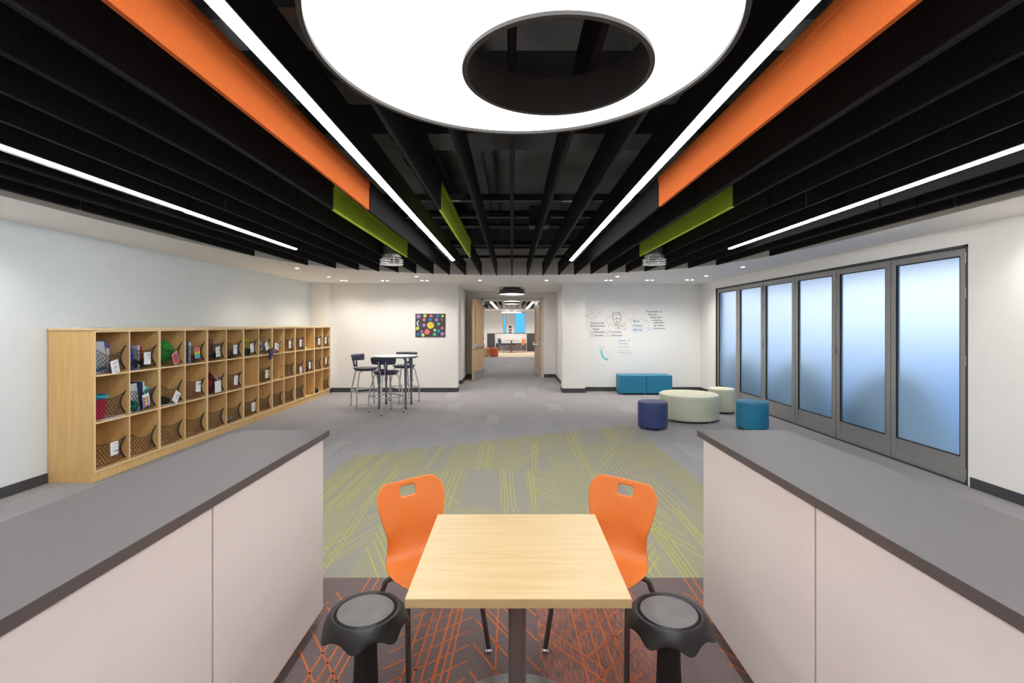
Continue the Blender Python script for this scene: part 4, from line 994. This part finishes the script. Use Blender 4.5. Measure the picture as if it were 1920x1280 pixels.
# a plain cat face
wdraw('cat_outline', 'black cat face outline', 'k', [[(1148.5, 584), (1150, 588), (1153, 587), (1160, 586.4), (1162, 585)], [(1162, 584), (1161.5, 588), (1164.5, 593), (1163.5, 601), (1160, 606)], [(1150, 588), (1148.5, 594), (1150, 600), (1153, 606), (1157, 607.5), (1160, 606)],
      [(1151.5, 597), (1154, 600)], [(1162, 596.5), (1160, 599.5)], [(1153, 591), (1155.5, 590.3)], [(1158, 590.3), (1160.5, 591)]], .9)
wdraw('cat_nose', 'dark red nose and open mouth', 'r', [[(1155, 596.3), (1158, 596.3)], [(1155.5, 597.3), (1157.6, 597.3)], [(1155.3, 602.5), (1158, 602.5)], [(1155.8, 603.8), (1157.6, 603.8)]], 1.3)
wdraw('ribbon_drawing', 'brown and red banner scrolls', 'n', [[(1097, 594), (1103.5, 591.5), (1105, 589), (1113, 587)], [(1107, 583), (1112, 587)], [(1104, 592), (1106, 596), (1114, 596), (1121, 590)], [(1121, 589), (1126, 584), (1128, 579.5)],
      [(1136, 603), (1139, 598), (1144, 592), (1149, 591)], [(1138, 604), (1142, 607), (1150, 607), (1158, 609), (1168, 606), (1175, 607.5)], [(1140, 615), (1142, 609.5), (1147, 608)], [(1152, 614.5), (1158, 617.5), (1167, 616.5), (1175, 618)], [(1171, 610), (1175, 607.5)], [(1171, 615), (1175, 618)], [(1171, 613), (1176, 612)]], .4)
wdraw('ribbon_drawing', 'faint speech bubble', 'p', [[(1164, 590), (1167, 582), (1172, 578), (1181, 579.5), (1186, 577.5), (1193, 581), (1194, 590), (1189, 594.5), (1182, 596), (1177, 601), (1166, 606)], [(1166, 588), (1172, 586), (1177, 583.5)], [(1169, 591.5), (1173, 590), (1180, 588)], [(1172, 595), (1177, 592)],
      [(1184, 584), (1189, 581), (1188, 587), (1192, 585), (1186, 589.5), (1191, 588.5)], [(1104, 578), (1108, 582), (1114, 577.5), (1118, 580)]], .45)
wdraw('scribbled_words', 'blue scribbled words', 'b', [[(1160, 635), (1159, 640.5), (1162, 641), (1162.5, 636)]]+[[(1163+i*1.7, 639.5), (1163.8+i*1.7, 637.4), (1164.6+i*1.7, 639.5)] for i in range(6)]+[[(1177, 635.5), (1178, 640), (1180, 636), (1181.5, 640)]]+[[(1163+i*1.8, 645.3), (1163.9+i*1.8, 643.4), (1164.8+i*1.8, 645.3)] for i in range(8)], .4)
wdraw('scribbled_words', 'teal scribbled words', 't', [[(1158+i*1.9, 651.4), (1159+i*1.9, 649.2), (1159.9+i*1.9, 651.4)] for i in range(12)], .4)
wdraw('scribbled_words', 'grey scribbled words', 'l', [[(1159+i*1.9, 656.6+i*.15), (1160+i*1.9, 655+i*.15), (1160.9+i*1.9, 656.6+i*.15)] for i in range(12)]+[[(1165, 664.5), (1168, 666.2), (1172, 666.6), (1176, 664.6)]], .35)
wdraw('scribbled_words', 'dark grey scribbled words', 'k', [[(1159+i*1.9, 661+i*.15), (1160+i*1.9, 659.6+i*.15), (1160.9+i*1.9, 661+i*.15)] for i in range(14)], .3)
wdraw('worm_drawing', 'teal curved worm body', 't', [[(1127.5, 657), (1128.3, 663), (1131, 669), (1135, 672.5), (1139, 674)]], 3.6)
wdraw('worm_drawing', 'teal cup outline', 't', [[(1124.5, 651.5), (1126, 656.5), (1130, 656.5), (1131.5, 651.5), (1128, 650.8), (1124.5, 651.5)]], .9)
wdraw('wisp_drawing', 'faint grey wisps', 'l', [[(1124, 643), (1126, 645.5), (1123.5, 647.5), (1126, 649.5)], [(1131, 649), (1132.5, 645), (1131.5, 642)], [(1135.5, 660.5), (1143, 660), (1145, 664), (1142, 669), (1137, 670)], [(1113, 671), (1120, 672), (1125, 678), (1121, 680), (1115, 684)], [(1128, 685.5), (1133, 685), (1137, 682)]], .35)

# ================================================================ LOUNGE SEATS
def pouf(x, y, r, h, m, lab, mt=None, grp='round drum ottomans'):
    t = thing('round_ottoman', lab, 'ottoman', (x, y, 0), .3, grp)
    z0 = .028
    MB().lathe([(r-.018, z0), (r-.003, z0+.012), (r, z0+.03), (r, h-.062), (r-.003, h-.060), (r, h-.058), (r, h-.02), (r-.005, h-.006), (r-.016, h), (0.001, h)], 64).build('upholstery', m, t, smooth=35)
    if mt: MB().lathe([(r-.012, h-.004), (r-.018, h+.002), (.001, h+.002)], 64).build('top_cushion', mt, t, smooth=35)
    MB().cyl((0, 0, .020), r-.03, .012, 48).build('base_board', M['black'], t)
    for a in range(4):
        q = a*PI/2+.2; MB().cyl(((r-.06)*math.cos(q), (r-.06)*math.sin(q), 0), .016 if r < .4 else .022, .030, 14).build('foot', M['alu_l'], t, smooth=40)
pouf(2.24, 7.70, .23, .43, M['navy_v'], 'navy blue drum ottoman, nearest of the lounge seats')
pouf(3.10, 8.49, .50, .44, M['quilt'], 'large low round cream ottoman with diamond pattern', M['cream_v'])
pouf(3.945, 9.10, .235, .45, M['quilt'], 'small cream quilted drum ottoman beside the frosted doors', M['cream_v'])
pouf(3.79, 7.63, .235, .445, M['teal_v'], 'teal drum ottoman behind the right counter')
t = thing('bench_ottoman', 'long rectangular teal bench seat against the writing wall', 'bench', (3.14, 11.54, 0))
MB().box((-.61, -.235, .035), (-.0015, .235, .455)).box((.0015, -.235, .035), (.61, .235, .455)).build('upholstery', M['teal_v'], t, bevel=.012, seg=3)
MB().box((-.58, -.21, .025), (.58, .21, .036)).build('base_board', M['black'], t)
for x in (-.55, 0, .55):
    for y in (-.19, .19): MB().cyl((x, y, 0), .018, .030, 12).build('foot', M['alu_l'], t, smooth=40)

# ================================================================ FAR ROOM
for k in range(-8, 9):
    m = M['felt'] if k not in (-7, -6) else M['felt_o']
    o = MB().box((-.012, -4.6, 0), (.012, 4.6, .29)).build('ceiling_baffle', m); o.location = (k*.31, 26.2, 2.66)
    side = 'centre' if k == 0 else '%s %s of centre' % (ORD[abs(k)], 'left' if k < 0 else 'right')
    tag(o, '%s ceiling baffle in the far room, %s' % ('black' if m == M['felt'] else 'orange', side), 'ceiling baffle', 'far room ceiling baffles')
for x, lab in ((-.93, 'left linear light in the room beyond the doors'), (.93, 'right linear light in the room beyond the doors')):
    t = thing('linear_light', lab, 'light', (x, 26.0, 2.63), 0, 'far room linear lights'); MB().box((-.05, -4.4, 0), (.05, 4.4, .02)).build('diffuser', M['far_l'], t)
    MB().box((-.055, -4.42, .02), (.055, 4.42, .028)).build('housing', M['ring_black'], t)
t = thing('ring_light', 'round ring light in the room beyond the doors', 'light', (-.04, 29.0, 2.36)); MB().lathe([(.35, 0), (.60, 0), (.60, .012), (.35, .012), (.35, 0)], 48, cap=False).build('diffuser', M['far_l'], t)
MB().lathe([(.60, -.002), (.605, -.002), (.605, .15), (.60, .15), (.60, -.002)], 48, cap=False).build('outer_rim', M['alu_l'], t, smooth=40)
for a in (0, 2, 4): MB().tube([(.55*math.cos(a), .55*math.sin(a), .01), (.55*math.cos(a), .55*math.sin(a), 1.08)], .004, 5).build('suspension_cable', M['alu_l'], t)
l = bpy.data.lights.new('lamp', 'POINT'); l.energy = 0
for s, lab in ((-1, 'dark cabinet left of the far table'), (1, 'dark cabinet right of the far table')):
    t = thing('storage_cabinet', lab, 'cabinet', (-1.30 if s < 0 else 1.165, 29.95, 0), 0, 'dark cabinets in the far room')
    MB().box((-.235, -.22, .0), (.235, .6, 1.06)).build('carcass', colour('dark_grey_laminate', (.06, .058, .06)), t, bevel=.004); MB().box((-.24, -.23, 1.06), (.24, .6, 1.09)).build('worktop', M['top_edge'], t)
t = thing('half_wall', 'low white partition with dark cap behind the far table', 'partition', (-.06, 30.8, 0))
MB().box((-.98, 0, 0), (.98, .12, 1.07)).build('panel', M['white_lam'], t); MB().box((-.99, -.02, 1.07), (.99, .14, 1.10)).build('cap', M['top_edge'], t)
t = thing('padded_bench', 'dark navy bench along the far partition', 'bench', (-.06, 30.5, 0)); MB().box((-.95, -.2, .36), (.95, .24, .46)).build('cushion', M['navy_p'], t, bevel=.01)
for x in (-.8, 0, .8): MB().box((x-.03, -.1, 0), (x+.03, .2, .36)).build('leg', M['ped'], t)
tag(MB().box((-.20, 30.8, 1.10), (-.04, 30.9, 1.56)).box((-.16, 30.79, 1.15), (-.10, 30.80, 1.25), M['paper']).box((-.17, 30.79, 1.34), (-.08, 30.80, 1.42), M['paper']).build('display_stand', None), 'narrow black and white display on the far partition', 'display')
bpy.data.objects['display_stand'].data.materials.clear(); [bpy.data.objects['display_stand'].data.materials.append(x) for x in (M['black'], M['paper'])]
for p in bpy.data.objects['display_stand'].data.polygons: p.material_index = 0 if p.index < 6 else 1
t = thing('square_table', 'cafe table in the far room between a navy and an orange chair', 'table', (-.03, 28.6, 0))
MB().box((-.40, -.36, .71), (.40, .36, .74)).build('tabletop', M['maple'], t); MB().cyl((0, 0, .01), .045, .70, 16).build('pedestal', M['ped'], t); MB().cyl((0, 0, 0), .30, .015, 24).build('base_plate', M['ped'], t)
chair((-.58, 28.6, 0), math.radians(60), 'navy shell chair left of the far table', M['navy_p'], M['frame_l'], 'shell chairs in the far room')
chair((.52, 28.6, 0), math.radians(-60), 'orange shell chair right of the far table', M['orange_p'], M['frame_l'], 'shell chairs in the far room')
pouf(-.93, 24.75, .23, .45, M['rust_v'], 'rust orange drum ottoman seen through the doorway', grp='ottomans in the far room')
pouf(-1.42, 24.95, .24, .46, M['tan_v'], 'tan drum ottoman half hidden by the left door', grp='ottomans in the far room')
# far windows
for x in (-1.7, 0, 1.7): dl(x, 33.8, 'added downlight washing the far end wall, %s' % {-1.7: 'left', 0: 'middle', 1.7: 'right'}[x], 90)  # extra downlights, added to brighten the far room walls
for n_, (x0, x1, z0, z1) in enumerate(((-.66, -.44, 1.0, 2.3), (.2, .98, .98, 2.5))):
    r = bpy.data.objects.new('window_%d' % (n_+1), None); C.collection.objects.link(r); r.location = ((x0+x1)/2, WY+.1, (z0+z1)/2); r['kind'] = 'structure'
    a, c_ = (x1-x0)/2, (z1-z0)/2; m = MB(); m.box((-a, -.03, -c_), (-a+.03, .03, c_)); m.box((a-.03, -.03, -c_), (a, .03, c_)); m.box((-a, -.03, -c_), (a, .03, -c_+.03)); m.box((-a, -.03, c_-.03), (a, .03, c_)); m.build('window_frame', M['alu'], r)
    g_ = bpy.data.materials.new('clear_glass'); g_.use_nodes = True; nn, ll = nodes(g_); nn['Principled BSDF'].inputs['Transmission Weight'].default_value = 1; nn['Principled BSDF'].inputs['Roughness'].default_value = 0; nn['Principled BSDF'].inputs['Base Color'].default_value = (.05, .26, .55, 1); nn['Principled BSDF'].inputs['IOR'].default_value = 1.02
    MB().box((-a+.03, -.003, -c_+.03), (a-.03, .003, c_-.03)).build('pane', g_, r)
